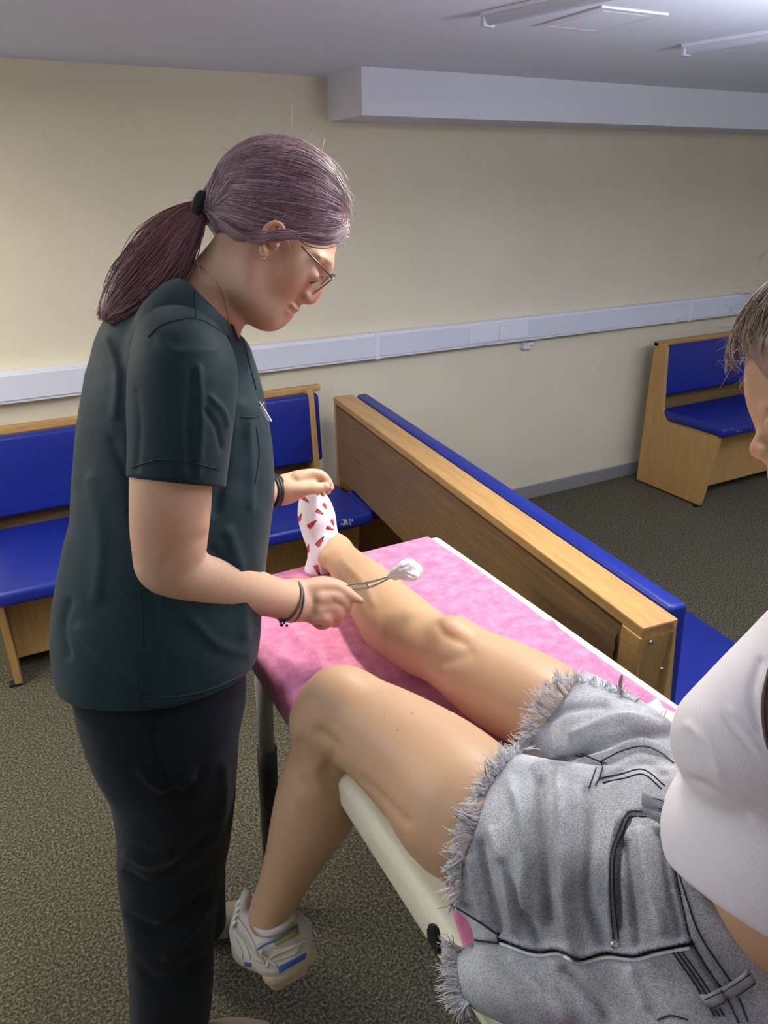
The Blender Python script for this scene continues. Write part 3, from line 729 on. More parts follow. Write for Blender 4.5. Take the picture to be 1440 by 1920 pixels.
# ---- trousers
s = SDF()
s.tube([(296, 1230, 1.14, 150), (300, 1290, 1.15, 156), (306, 1370, 1.17, 140), (324, 1455, 1.20, 117), (326, 1558, 1.25, 99), (323, 1640, 1.285, 93), (322, 1750, 1.33, 81), (322, 1855, 1.38, 76), (318, 1930, 1.43, 71), (317, 1985, 1.46, 68)], k=.02)
s.tube([(320, 1260, 1.26, 120), (345, 1450, 1.36, 95), (360, 1600, 1.50, 66), (366, 1670, 1.57, 58), (372, 1725, 1.62, 52)], k=.012)
s.disp = lambda X_: .004 * snoise(X_ * (1, 1, .7), 24, 31) + .0016 * snoise(X_ * (1, 1, .6), 55, 32)
sdfobj('trousers', s, .005, M_scrubp, cl, it=2, creases=[([(262, 1440), (300, 1475), (360, 1460)], 9, .005), ([(300, 1430), (340, 1500), (380, 1445)], 9, -.005), ([(420, 1440), (415, 1540), (350, 1620)], 10, .006),
   ([(235, 1640), (280, 1660), (340, 1620), (400, 1560)], 11, -.007), ([(240, 1720), (300, 1740), (370, 1680)], 10, -.005), ([(398, 1690), (360, 1740), (310, 1790)], 9, .006), ([(250, 1800), (300, 1840), (380, 1800)], 10, -.004),
   ([(240, 1600), (280, 1620), (320, 1605)], 10, .006), ([(290, 1345), (292, 1420)], 5, -.003), ([(388, 1640), (340, 1700), (300, 1725)], 8, .005)])
# far shoe on the floor
s = SDF()
fx, fy = Z(452, 1722, .04)[:2]; hx, hy = Z(378, 1738, .04)[:2]; fd = np.array([fx - hx, fy - hy]); fd /= np.linalg.norm(fd)
c0 = np.array([hx, hy])
rows = [(*(c0 + fd * a), z, r) for a, z, r in ((-.01, .045, .036), (.05, .045, .037), (.10, .040, .038), (.145, .030, .028))]
s.tube(rows, xyz=True, k=.01); s.plane((0, 0, .004), (1, 0, .004), (0, 1, .004), (0, 0, 1), k=.003)
so = sdfobj('shoe', s, .004, mat('greige_canvas', srgb(150, 138, 126), .8, bump=.3, bscale=300), cl)
# near shoe, mostly below the picture
s = SDF(); n0 = np.array([P(316, 1985, 1.47)[0], P(316, 1985, 1.47)[1]])
rows = [(*(n0 + fd * a), z, r) for a, z, r in ((-.03, .048, .036), (.05, .045, .038), (.12, .040, .04), (.18, .030, .028))]
s.tube(rows, xyz=True, k=.01); s.plane((0, 0, .004), (1, 0, .004), (0, 1, .004), (0, 0, 1), k=.003)
sdfobj('shoe', s, .005, so.data.materials[0], cl)
# ---- hair
s = SDF()
s.ell(523, 388, 1.06, 131, 123, 103, 8, k=.02)
s.tube([(440, 398, 1.05, 44), (402, 393, 1.04, 22), (380, 390, 1.035, 14)], k=.03)
s.plane(P(660, 462, 1.0), P(400, 452, 1.0), P(400, 452, 1.2), P(520, 300, 1.06), k=.012)
s.ell(505, 470, .965, 24, 62, 50, 14, k=.006, op='sub')
s.disp = lambda X_: .0016 * snoise(X_, 60, 41)
hair = sdfobj('hair', s, .003, M_hair, cl, it=1, creases=[([(640, 350), (560, 330), (470, 370), (395, 390)], 5, -.002), ([(600, 300), (520, 290), (440, 330), (395, 380)], 5, -.002),
    ([(650, 400), (570, 400), (480, 420), (400, 398)], 6, -.002), ([(560, 275), (480, 300), (410, 360)], 4, .002)])
hc_ = P(523, 388, 1.06); Rh = np.array([AX_R, AX_D, AX_F]); ca_, sa_ = math.cos(math.radians(8)), math.sin(math.radians(8))
Rh = np.array([AX_R * ca_ + AX_D * sa_, -AX_R * sa_ + AX_D * ca_, AX_F]); rr_ = np.array([131, 123, 103]) * 1.06 / FPX
tie_c = P(384, 391, 1.035)
tied = np.array([-1.0, .02, -.12]); tied /= np.linalg.norm(tied)
def strand(d0, n=16, lift=1.0, amp=.02, seed=0):
    r = np.random.default_rng(seed); d0 = d0 / np.linalg.norm(d0); om = math.acos(np.clip(d0 @ tied, -1, 1)); out = []
    ph = r.uniform(0, 6, 3); fq = r.uniform(3, 8, 3); bow = r.normal(0, .10)
    ax = np.cross(d0, tied); ax /= np.linalg.norm(ax) + 1e-9
    for i in range(n):
        t = i / (n - 1); q = (math.sin((1 - t) * om) * d0 + math.sin(t * om) * tied) / math.sin(om)
        q = q + ax * bow * math.sin(math.pi * t) + amp * (1 - t) * np.sin(fq * t + ph); q /= np.linalg.norm(q)
        out.append(hc_ + ((q * rr_) * (lift + .012 * math.sin(math.pi * t) * r.uniform(.2, 1) - .02 * t ** 6)) @ Rh)
    out = np.array(out); tt = np.linspace(0, 1, n); w = np.clip((tt - .72) / .28, 0, 1)[:, None] ** 1.3
    te = tie_c + nrng.normal(0, .0055, 3)
    return out * (1 - w) + te * w
SP, SR = [], []; SP2, SR2 = [], []
for i in range(1500):
    # start directions around the front hairline and sides (in ellipsoid frame: x right, y down, z away)
    th = nrng.uniform(-.5, 1.35); zz = nrng.uniform(-1, 1)
    # picks: front arc from crown to hairline
    a = nrng.uniform(-math.pi * .55, .36); lat = nrng.uniform(-.98, .98); w = math.sqrt(1 - lat * lat)
    d0 = np.array([math.cos(a) * w, math.sin(a) * w, lat])
    if d0[1] > .56 or d0[0] < -.3: continue
    if i % 3 == 0: d0 = np.array([w * .86, .48 + nrng.normal(0, .03), lat]) 
    q = strand(d0, 14, 1.004 + nrng.uniform(0, .012), .012, i)
    u_, v_, _ = proj(q); 
    (SP if nrng.random() < .62 else SP2).append(q)
def strands(name, paths, r0, m, parent, sides=4, taper=True):
    rad = [r0 * nrng.uniform(.6, 1.2) * (np.sin(np.linspace(.25, math.pi * .93, len(p))) ** .5) for p in paths]
    V_, F_ = tubes(paths, rad, sides); o = mobj(name, V_, F_, m, parent); o['kind'] = 'stuff'; return o
for i in range(420):
    v0 = nrng.uniform(296, 452); u0 = 455 - abs(v0 - 390) * .25 + nrng.uniform(-35, 30)
    q = line_on([(u0, v0), ((u0 + 392) / 2 - 6, (v0 * .45 + 392 * .55)), (nrng.uniform(383, 394), 391 + nrng.uniform(-9, 9))], [BVH['hair']], 5, nrng.uniform(.0003, .0018))
    if len(q) > 5: (SP if nrng.random() < .62 else SP2).append(q)
strands('hair_strands', SP, .00062, M_hair, hair); strands('light_hair_strands', SP2, .00045, M_hair2, hair)
# loose hairs on the crown and by the face
LH = []
for i in range(130):
    a = nrng.uniform(-2.5, .1); lat = nrng.uniform(-.5, .5); w = math.sqrt(1 - lat * lat); d0 = np.array([math.cos(a) * w, math.sin(a) * w, lat])
    q0 = hc_ + (d0 * rr_) @ Rh; t = np.array([math.sin(a), -math.cos(a), nrng.normal(0, .3)]) * -1 if nrng.random() < .75 else nrng.normal(size=3)
    t = t / np.linalg.norm(t); L_ = nrng.uniform(.012, .04); k = np.linspace(0, 1, 7)[:, None]
    out = (d0 @ Rh) ; LH.append(q0 + (t @ Rh) * L_ * k + out * L_ * nrng.uniform(.05, .32) * k * (1.3 - k) + (nrng.normal(0, .003, 3)) * k ** 2)
for pts in ([(560, 440), (600, 430), (640, 395)], [(540, 452), (590, 447), (632, 425)], [(525, 440), (522, 470), (528, 500), (518, 520), (505, 530)], [(536, 440), (545, 470), (535, 490), (525, 488)],
            [(395, 415), (410, 450), (430, 480), (450, 489)], [(463, 450), (466, 470), (458, 487), (440, 484)], [(366, 470), (372, 500), (378, 520)], [(650, 395), (657, 420), (652, 440)], [(645, 350), (660, 380), (655, 410)]):
    q = cr(np.array([(*p, .978 if p[0] < 560 else .985) for p in pts], float), 5); LH.append(np.array([P(*r) for r in q]))
EL = []
for i in range(90):
    o_ = nrng.normal(0, 4, 3); e_ = nrng.normal(0, 5)
    q = cr(np.array([(650 + o_[1], 430 + o_[0] * 2, 1.02), (632, 447 + o_[0], 1.0), (608, 453 + o_[0], .988), (575, 447 + o_[0], .982), (545, 441 + o_[1], .974), (515, 443 + o_[1] * 1.2, .968), (482, 446 + o_[2] * 1.3, .978), (445, 440 + e_, .99), (410, 415 + e_, 1.01)], float), 5)
    q[:, 2] -= nrng.uniform(0, .004); EL.append(np.array([P(*r) for r in q]))
strands('side_hair_strands', EL, .0007, M_hair, hair)
strands('loose_hair', LH, .00028, M_hair2, hair, 3)
# hair tie
bm = bmesh.new(); V_, F_ = [], []
pa = []
tc_ = P(378, 390, 1.035); axd = P(395, 396, 1.035) - P(368, 386, 1.035); axd /= np.linalg.norm(axd); e1 = np.cross(axd, AX_F); e1 /= np.linalg.norm(e1); e2 = np.cross(axd, e1)
for off_, rr, tilt in ((-.005, .0165, .15), (.003, .017, -.18)):
    an = np.linspace(0, 2 * math.pi, 28, endpoint=False)
    pa.append(tc_ + axd * (off_ + np.sin(an)[:, None] * tilt * rr) + rr * (np.cos(an)[:, None] * e1 + np.sin(an)[:, None] * e2))
V_, F_ = tubes(pa, .0062, 10, closed=True); mobj('hair_tie', V_, F_, M_tie, hair)
# ponytail
s = SDF()
pt = [(378, 391, 1.035, 15), (358, 408, 1.03, 24), (332, 440, 1.025, 36), (300, 485, 1.02, 44), (262, 530, 1.02, 42), (228, 566, 1.02, 34), (206, 588, 1.02, 20)]
s.tube(pt, k=.01, flat=(AX_F, .7)); s.disp = lambda X_: .002 * snoise(X_, 55, 51)
M_pony = mat('plum_brown_hair', srgb(116, 80, 84), .5)
pony = sdfobj('ponytail', s, .0035, M_pony, hair, it=1)
pc = cr(np.array(pt, float), 6); PSa, PSb = [], []
for i in range(900):
    r = nrng.uniform(.93, 1.16); th = nrng.uniform(0, 2 * math.pi); fr = nrng.uniform(.7, 1.25) 
    n_ = int(len(pc) * min(1, fr)); ph = nrng.uniform(0, 6, 2); out = []; am = nrng.normal(0, .16); fq = nrng.uniform(3, 9)
    for j in range(0, n_, 2):
        u_, v_, d_, rp = pc[j]; t = j / len(pc); jn = pc[min(j + 1, len(pc) - 1)]; jp = pc[max(j - 1, 0)]
        tn = np.array([jn[0] - jp[0], jn[1] - jp[1]]); tn /= np.linalg.norm(tn) + 1e-9; nn_ = np.array([-tn[1], tn[0]])
        o1 = r * rp * (1.06 + .05 * math.sin(5 * t + ph[0])) * (1 + am * math.sin(fq * t)) * math.cos(th + .3 * math.sin(3 * t + ph[1])); o2 = r * rp * .75 * math.sin(th)
        out.append(P(u_ + nn_[0] * o1, v_ + nn_[1] * o1, d_ + o2 * d_ / FPX))
    if nrng.random() < .65 and n_ >= len(pc):
        t_ = out[-1] - out[-2]; out.append(out[-1] + t_ * nrng.uniform(.5, 2.2) + nrng.normal(0, .002, 3))
    if len(out) > 3: (PSa if nrng.random() < .6 else PSb).append(np.array(out))
strands('hair_strands', PSa, .0007, M_pony, pony); strands('light_hair_strands', PSb, .0005, mat('plum_hair_strand', srgb(156, 106, 112), .35), pony)
# ---- glasses
tm = [P(566, 462, .975), P(575, 472, .970), P(600, 497, .975), P(623, 521, 1.0)]
V_, F_ = tubes([np.array(cr(tm, 5))], .0013, 6); fr_ = mobj('glasses', V_, F_, M_glassf, cl)
def lensring(dc, sgn):
    pts = [(590, 549, dc - .024), (611, 533, dc - .026), (624, 522, dc - .022), (629, 517, dc + .0), (622, 515, dc + .020), (608, 528, dc + .024), (592, 545, dc + .022), (586, 552, dc)]
    return [P(*p) for p in pts]
for dc in (1.028, 1.092):
    rg = cr(np.array(lensring(dc, 1) + [lensring(dc, 1)[0]]), 5)[:-1]
    V_, F_ = tubes([rg], .0009, 6, closed=True); rm = mobj('rim', V_, F_, M_glassf, fr_)
    c_ = rg.mean(0); V_ = [c_] + list(rg); n_ = len(rg); mobj('lens', V_, [(0, i + 1, (i + 1) % n_ + 1) for i in range(n_)], M_lens, rm)
V_, F_ = tubes([cr([P(614, 520, 1.05), P(618, 516, 1.06), P(614, 520, 1.07)], 4)], .0011, 6); mobj('bridge', V_, F_, M_glassf, fr_)
tubeparts('nose_pad_arm', [cr([P(606, 520, 1.05), P(600, 518, 1.052), P(596, 524, 1.052)], 4)], .0009, M_glassf, fr_); tubeparts('temple', [np.array([P(566, 462, 1.145), P(623, 519, 1.12)])], .0012, M_glassf, fr_)
# earring, necklace, bracelet, ring, watch
an = np.linspace(0, 2 * math.pi, 24, endpoint=False)
V_, F_ = tubes([np.array([P(495 + 5.2 * math.cos(t), 482 + 4.5 * math.sin(t), .972 + .004 * math.sin(t)) for t in an])], .0007, 6, closed=True); mobj('earring', V_, F_, M_gold, cl)
nk = line_on([(372, 497), (400, 520), (418, 552), (427, 590), (428, 603)], [T1], 8, .0008); V_, F_ = tubes([nk], .0006, 5); mobj('necklace', V_, F_, M_gold, cl)
def band(name, uv0, d0, ax, r1, r2, tr, m, off=0, parent=cl, sides=8, a3=None):
    c = P(*uv0, d0); ax = np.asarray(ax, float); ax /= np.linalg.norm(ax); e1 = np.cross(ax, AX_F); e1 /= np.linalg.norm(e1); e2 = np.cross(ax, e1)
    t = np.linspace(0, 2 * math.pi, 36, endpoint=False)
    pts = c + ax * off * np.cos(t * 1)[:, None] + r1 * np.cos(t)[:, None] * e1 + r2 * np.sin(t)[:, None] * e2
    V_, F_ = tubes([pts], tr, sides, closed=True); return mobj(name, V_, F_, m, parent)
fa = P(575, 1131, 1.19) - P(500, 1116, 1.14)
br = band('bracelet', (540, 1126), 1.17, fa, .0325, .0325, .0018, M_grey, .004)
band('bracelet', (548, 1127), 1.175, fa, .0325, .031, .0018, M_grey, -.003)
V_, F_ = tubes([cr([P(536, 1160, 1.15), P(531, 1163, 1.15), P(526, 1158, 1.15), P(524, 1165, 1.15), P(529, 1170, 1.15)], 4)], .0009, 5); mobj('charm_cord', V_, F_, M_tie, br)
for (u_, v_, r_) in ((528, 1172, 3.4), (526, 1166, 2.6), (538, 1173, 2.8), (533, 1168, 2.2)):
    ellobj('charm', P(u_, v_, 1.15), np.array([r_, r_, r_ * .5]) * 1.15 / FPX, I3, M_tie, br, 10)
rp = P(634, 1143, 1.197); fdir = P(628, 1160, 1.21) - P(624, 1132, 1.19)
band('ring', (631, 1146), 1.203, fdir, .0118, .0118, .0009, M_silver)
wa = P(545, 915, 1.463) - P(480, 919, 1.41)
w_ = band('watch', (514, 920), 1.452, wa, .029, .026, .0055, M_black, 0, cl, 10)
band('strap_loop', (509, 921), 1.446, wa, .0292, .0262, .005, M_black, 0, w_); w2 = band('watch_strap_edge', (520, 919), 1.456, wa, .0285, .0255, .003, mat('red_brown_strap', srgb(70, 30, 30), .6), 0, w_)
# nails
def nail(u, v, d, ru, rv, ang):
    ca, sa = math.cos(math.radians(ang)), math.sin(math.radians(ang)); R = np.array([AX_R * ca + AX_D * sa, -AX_R * sa + AX_D * ca, AX_F])
    h = hit(u, v, [T1], -.0002); h = P(u, v, d) if h is None else h
    ellobj('fingernail', h, np.array([ru * d / FPX, rv * d / FPX, .0012]), R, M_nail, cl, 10)
nail(675, 1124, 1.2, 6, 4, 38); nail(609, 911, 1.46, 6.5, 4.5, -8); nail(621, 914, 1.47, 3.5, 5, -20); nail(615, 921, 1.48, 3.5, 4.5, -10)

# ------------------------------------------------------------------ forceps and cotton
fo = thing('forceps', 'polished steel forceps held in the hand of the woman in scrubs', 'forceps', tuple(P(690, 1095, 1.21)))
A0, A1 = (612, 1108), (732, 1082)
for k, (o0, o1, o2) in enumerate((((625, 1112, 1.215), (690, 1102, 1.205), (733, 1083, 1.20)), ((620, 1104, 1.215), (688, 1093, 1.205), (731, 1081, 1.20)))):
    q = cr(np.array([o0, o1, o2], float), 8); pts = np.array([P(*r) for r in q]); rad = np.interp(np.linspace(0, 1, len(pts)), [0, .55, 1], [.0024, .0019, .0012])
    V_, F_ = tubes([pts], [rad], 10); mobj('shaft', V_, F_, M_steel, fo)
ellobj('pivot_screw', P(690, 1098, 1.2), np.array([.0032, .0032, .0032]), I3, M_steel, fo)
s = SDF()
s.tube([(733, 1081, 1.20, 6), (748, 1073, 1.20, 13), (764, 1066, 1.20, 17), (780, 1070, 1.205, 12)], k=.006, flat=(AX_F, .6)); s.ell(770, 1080, 1.2, 14, 10, 12, k=.006); s.ell(768, 1060, 1.2, 9, 9, 9, k=.006)
s.disp = lambda X_: .0016 * snoise(X_, 180, 61)
M_cot = mat('white_gauze', srgb(245, 244, 242), .95, .1, bump=.4, bscale=500, bdist=.001)
co = sdfobj('cotton_swab', s, .0016, M_cot, None, it=1, creases=[([(742, 1078), (760, 1076), (776, 1082)], 2, -.0016), ([(750, 1066), (766, 1060), (772, 1052)], 2, -.0012)])
tag(co, 'folded white gauze swab gripped in the tips of the forceps', 'gauze')
# ================================================================== patient on the couch
pa_ = thing('person', 'patient sitting on the couch in frayed grey denim shorts and white ribbed top', 'person', (.50, .40, TZ + .005))
b = SDF()
# stretched right leg
LEG = [(628, 1034, 1.565, 30), (655, 1065, 1.50, 37), (694, 1108, 1.40, 52), (728, 1150, 1.33, 62), (758, 1178, 1.28, 66), (795, 1205, 1.22, 64), (832, 1222, 1.17, 64), (872, 1244, 1.13, 72),
       (938, 1283, 1.085, 86), (1020, 1325, 1.02, 89), (1070, 1360, .98, 76), (1130, 1400, .93, 84), (1240, 1500, .84, 95)]
b.tube(LEG, k=.02)
b.ell(852, 1190, 1.135, 34, 28, 30, 30, k=.03)                # kneecap
b.ell(735, 1190, 1.31, 46, 34, 40, 45, k=.03)                # calf bulk
b.tube([(628, 1034, 1.565, 30), (606, 1058, 1.575, 24), (592, 1072, 1.58, 19)], k=.02)
b.tube([(610, 1040, 1.57, 26), (597, 1000, 1.565, 28), (592, 965, 1.56, 28), (590, 942, 1.56, 24)], k=.02)
b.ell(612, 1048, 1.53, 10, 10, 8, k=.02)                     # ankle bone
# bent left leg hanging over the edge
b.tube([(600, 1352, 1.04, 44), (640, 1334, 1.035, 72), (690, 1362, 1.01, 88), (748, 1400, .97, 101), (820, 1458, .92, 119), (875, 1515, .87, 132), (940, 1555, .84, 118), (1000, 1580, .82, 118), (1150, 1620, .79, 115), (1230, 1640, .77, 115)], k=.03)
b.ell(638, 1300, 1.02, 50, 44, 48, 20, k=.035)
b.tube([(618, 1350, 1.05, 66), (606, 1420, 1.07, 64), (593, 1480, 1.09, 72), (575, 1545, 1.11, 68), (550, 1610, 1.135, 54), (524, 1670, 1.16, 44), (506, 1712, 1.175, 39), (502, 1730, 1.185, 33)], k=.035)
b.ell(622, 1500, 1.11, 44, 66, 50, 12, k=.04)
b.tube([(505, 1750, 1.20, 26), (480, 1765, 1.23, 22), (464, 1765, 1.26, 18)], k=.02)
# pelvis, torso, neck, head, arms
b.ell(1290, 1670, .745, 125, 130, 150, k=.04)
b.tube([(1330, 1680, .72, 130), (1420, 1640, .68, 150), (1480, 1500, .66, 115), (1510, 1370, .66, 95), (1580, 1200, .69, 105), (1605, 1070, .72, 90)], k=.03)
b.ell(1452, 1640, .66, 172, 178, 170, k=.02)
b.tube([(1605, 1060, .73, 85), (1598, 960, .72, 74), (1590, 880, .70, 82)], k=.03)
b.tube([(1600, 1075, .61, 80), (1615, 1060, .72, 80), (1610, 1000, .85, 64)], k=.03)
b.ell(1566, 705, .70, 158, 180, 140, k=.02)
b.ell(1543, 800, .70, 104, 125, 112, 15, k=.012); b.ell(1505, 925, .70, 40, 38, 45, k=.03)
b.tube([(1424, 700, .70, 16), (1424, 738, .70, 14)], k=.01)
b.tube([(1445, 788, .70, 14), (1432, 815, .70, 14), (1424, 842, .70, 19)], k=.006)
for sd in (-1, 1):
    b.ell(1436, 850, .70 + sd * .011, 18, 16, 16, k=.006); b.ell(1447, 795, .70 + sd * .03, 24, 20, 26, k=.014, op='sub')
    b.ell(1455, 795, .70 + sd * .028, 22, 20, 22, k=.006); b.tube([(1431, 762, .70 + sd * .012, 10), (1444, 756, .70 + sd * .04, 10)], k=.008)
b.tube([(1462, 888, .69, 10), (1452, 888, .70, 13), (1462, 888, .71, 10)], k=.008); b.tube([(1470, 903, .69, 10), (1462, 904, .70, 13), (1470, 903, .71, 10)], k=.008)
# arms: hands rest on the couch behind her, outside the picture
for sx, sg in ((0, -1), (1, 1)):
    sh = P(1605, 1090, .60) if sx == 0 else P(1612, 1010, .85)
    el = sh + np.array([.10 + .05 * sg, -.12, -.17]); ha = np.array([el[0] + .06, el[1] - .05, TZ + .04])
    ha[0] = min(ha[0], .80); b.tube([(*sh, .042), (*((sh + el) / 2), .038), (*el, .033), (*((el + ha) / 2), .031), (*ha, .022)], xyz=True, k=.025)
    for j in range(5): 
        dv = np.array([math.sin(-.5 + j * .28), -math.cos(-.5 + j * .28), 0]) ; b.tube([(*ha, .013), (*(ha + dv * .05 + (0, 0, -.014)), .0095), (*(ha + dv * (.075 + .02 * math.sin(j)) + (0, 0, -.022)), .0075)], xyz=True, k=.004)
def skincol2(V, N):
    u, v, d = proj(V); c = np.ones((len(V), 3))
    def blot(cx, cy, rx, ry, col):
        w = np.exp(-(((u - cx) / rx) ** 2 + ((v - cy) / ry) ** 2))[:, None]; c[:] = c * (1 - w) + np.array(col) * c * w
    blot(850, 1190, 22, 14, (.95, .80, .72)); blot(530, 1420, 26, 30, (.96, .86, .82)); blot(1410, 845, 20, 20, (1, .8, .78)); blot(650, 1300, 40, 30, (1, .92, .88))
    for q in ((721, 1340), (774, 1338), (745, 1371), (882, 1340), (1000, 1300), (790, 1218)): 
        c[np.hypot(u - q[0], v - q[1]) < 1.6] *= .5
    return c
sdfobj('body', b, .0032, M_skin2, pa_, it=3, color=skincol2, creases=[([(560, 1400), (556, 1440), (566, 1470)], 12, -.004), ([(600, 1375), (625, 1400), (620, 1440)], 14, -.005), ([(590, 1440), (600, 1480)], 12, .003),
    ([(820, 1170), (835, 1190), (870, 1205)], 10, -.003), ([(800, 1240), (840, 1240), (880, 1225)], 12, -.0025), ([(640, 1050), (680, 1090), (700, 1130)], 8, .002), ([(640, 1440), (700, 1480), (760, 1540)], 9, -.003)])
T2 = BVH['body']
# ---- sock
s = SDF()
s.tube([(614, 1036, 1.565, 30), (606, 1052, 1.57, 29), (594, 1068, 1.575, 23)], k=.015)
s.tube([(611, 1030, 1.565, 31), (600, 998, 1.565, 33), (594, 970, 1.56, 35), (590, 950, 1.56, 31), (588, 940, 1.56, 26)], k=.015, flat=(AX_R, 1.0))
s.plane(P(654, 1010, 1.55), P(607, 1030, 1.50), P(607, 1096, 1.54), P(580, 990, 1.56), k=.003)
SB = [(572, 936, 10, 40), (609, 949, 8, 60), (599, 960, 9, 30), (562, 971, 9, -70), (585, 983, 12, -40), (624, 980, 8, 70), (619, 991, 9, 20), (600, 1016, 13, -55), (577, 1029, 9, -80), (596, 1069, 13, 70)]
def sockcol(V, N):
    u, v, d = proj(V); c = np.ones((len(V), 3)); f = ((N @ -AX_F) > -.1)
    for cx, cy, L_, a in SB:
        ca, sa = math.cos(math.radians(a)), math.sin(math.radians(a)); p = (u - cx) * ca + (v - cy) * sa; q = -(u - cx) * sa + (v - cy) * ca
        w = L_ * .42 * np.clip(1 - (p + L_ * .25) / (L_ * 1.3), 0, 1) ** .7
        m = (np.abs(q) < w) & (p > -L_ * .8) & (p < L_) & f; red = m & (p < L_ * .45)
        c[m] = srgb(92, 84, 70); c[red] = srgb(186, 40, 60)
        dd = (np.sin(p * 1.5) * np.sin(q * 1.9)) > .62; c[red & dd] = srgb(235, 190, 195)
    return c
M_sock = mat('white_sock_knit', srgb(240, 236, 236), .9, .15, tint=True, bump=.5, bscale=900, bdist=.0006)
sk = sdfobj('sock', s, .0015, M_sock, pa_, it=2, color=sockcol, creases=[([(560, 960), (575, 1000), (590, 1020)], 5, -.001), ([(583, 1040), (592, 1060)], 5, -.001)])
TS = BVH['sock']
rib = []
a_ = cr(np.array([(640, 1004), (622, 1008), (609, 1020), (602, 1040), (603, 1062), (610, 1082)], float), 12)
for i in range(0, len(a_), 1):
    o0 = a_[i]; q = [hit(o0[0] + k * -7 + (1), o0[1] + k * -2, [TS], .0004) for k in (0, .5, 1)]
    if all(x is not None for x in q): rib.append(np.array(q))
if rib: V_, F_ = tubes(rib, .0006, 4); o = mobj('ribbed_cuff', V_, F_, M_white, sk); o['kind'] = 'stuff'
# ---- trainer
M_shoe = mat('off_white_shoe_mesh', srgb(206, 200, 190), .7, .3, bump=.5, bscale=500, bdist=.0008, tint=True)
M_shoe2 = mat('cream_shoe_overlay', srgb(214, 206, 186), .5, .4); M_sole = mat('beige_foam_sole', srgb(196, 176, 146), .7, .3)
M_bl = mat('blue_rubber', srgb(60, 100, 170), .4); M_ye = mat('lime_mesh', srgb(150, 150, 84), .7, bump=.8, bscale=500)
s = SDF()
s.tube([(553, 1748, 1.185, 30), (548, 1778, 1.185, 35), (515, 1786, 1.195, 40), (482, 1770, 1.22, 38), (464, 1756, 1.26, 32), (456, 1745, 1.31, 24)], k=.02)
s.tube([(548, 1722, 1.185, 15), (552, 1750, 1.185, 24)], k=.015); s.tube([(462, 1676, 1.195, 9), (455, 1705, 1.21, 15), (456, 1740, 1.23, 26)], k=.015)
s.tube([(470, 1735, 1.20, 22), (500, 1762, 1.17, 24), (535, 1752, 1.165, 20)], k=.015); s.tube([(480, 1748, 1.225, 20), (520, 1745, 1.225, 20), (545, 1735, 1.205, 16)], k=.015)
s.tube([(512, 1680, 1.17, 38), (505, 1712, 1.18, 36)], k=.004, op='sub')
s.tube([(476, 1722, 1.165, 6), (484, 1741, 1.152, 7), (503, 1750, 1.145, 8), (528, 1738, 1.148, 8), (548, 1718, 1.16, 8)], k=.008)
tr = sdfobj('trainer_shoe', s, .0022, M_shoe, pa_, it=1, color=lambda V, N: np.ones((len(V), 3)), creases=[([(470, 1790), (490, 1770), (505, 1800)], 3, -.001), ([(455, 1770), (462, 1790), (470, 1800)], 3, .001), ([(520, 1800), (560, 1790)], 3, -.001),
   ([(490, 1765), (480, 1780), (500, 1808)], 3, .0015), ([(510, 1785), (540, 1803), (560, 1780), (545, 1762), (520, 1775)], 3, .0012)])
TR = BVH['trainer_shoe']
s = SDF()
s.tube([(572, 1788, 1.19, 22), (545, 1806, 1.185, 24), (515, 1822, 1.19, 24)], k=.01); s.tube([(512, 1812, 1.20, 16), (480, 1802, 1.225, 17), (455, 1790, 1.26, 16), (447, 1775, 1.30, 14)], k=.01)
s.tube([(560, 1812, 1.205, 18), (520, 1836, 1.2, 18)], k=.006)
so = sdfobj('sole', s, .0022, M_sole, tr, it=1); so_t = BVH['sole']
def patch(name, poly, m, trees, parent, lift=.001, n=7, thick=.0015):
    """surface patch that follows the object under a picture polygon (quad corners a,b,c,d)"""
    a, b_, c, d = [np.array(q, float) for q in poly]; V_, ok = [], True
    for i in range(n):
        for j in range(n):
            s_, t_ = i / (n - 1), j / (n - 1); q = (a * (1 - s_) + b_ * s_) * (1 - t_) + (d * (1 - s_) + c * s_) * t_
            h = hit(q[0], q[1], trees, lift)
            if h is None: return None
            V_.append(h)
    F_ = [(i * n + j, i * n + j + 1, (i + 1) * n + j + 1, (i + 1) * n + j) for i in range(n - 1) for j in range(n - 1)]
    o = mobj(name, V_, F_, m, parent); md = o.modifiers.new('t', 'SOLIDIFY'); md.thickness = thick; md.offset = 0; return o
patch('blue_insert', [(524, 1824), (572, 1796), (574, 1786), (522, 1812)], M_bl, [so_t, TR], tr)
patch('blue_insert', [(458, 1810), (470, 1812), (471, 1806), (460, 1803)], M_bl, [so_t, TR], tr)
patch('lime_mesh_panel', [(518, 1774), (560, 1752), (558, 1732), (512, 1762)], M_ye, [TR], tr)
patch('heel_overlay', [(500, 1808), (556, 1790), (572, 1764), (512, 1782)], M_shoe2, [TR], tr)
patch('toe_overlay', [(441, 1790), (462, 1796), (470, 1776), (444, 1765)], M_shoe2, [TR], tr)
patch('side_overlay', [(476, 1800), (492, 1806), (494, 1780), (474, 1776)], M_shoe2, [TR], tr)
for a_ in ([(480, 1782), (498, 1770), (524, 1760), (556, 1738)],): V_, F_ = tubes([line_on(a_, [TR], 6, .001)], .0014, 6); mobj('blue_piping', V_, F_, M_bl, tr)
for a_ in ([(486, 1783), (520, 1812)], [(440, 1745), (458, 1768), (470, 1798)], [(446, 1722), (466, 1750), (484, 1786), (496, 1806)], [(500, 1812), (512, 1790), (540, 1778), (574, 1762)], [(442, 1762), (452, 1778), (456, 1796)]):
    q = line_on(a_, [TR], 8, .0012)
    if len(q) > 3: V_, F_ = tubes([q], .0022, 6); mobj('overlay_strap', V_, F_, M_shoe2, tr)
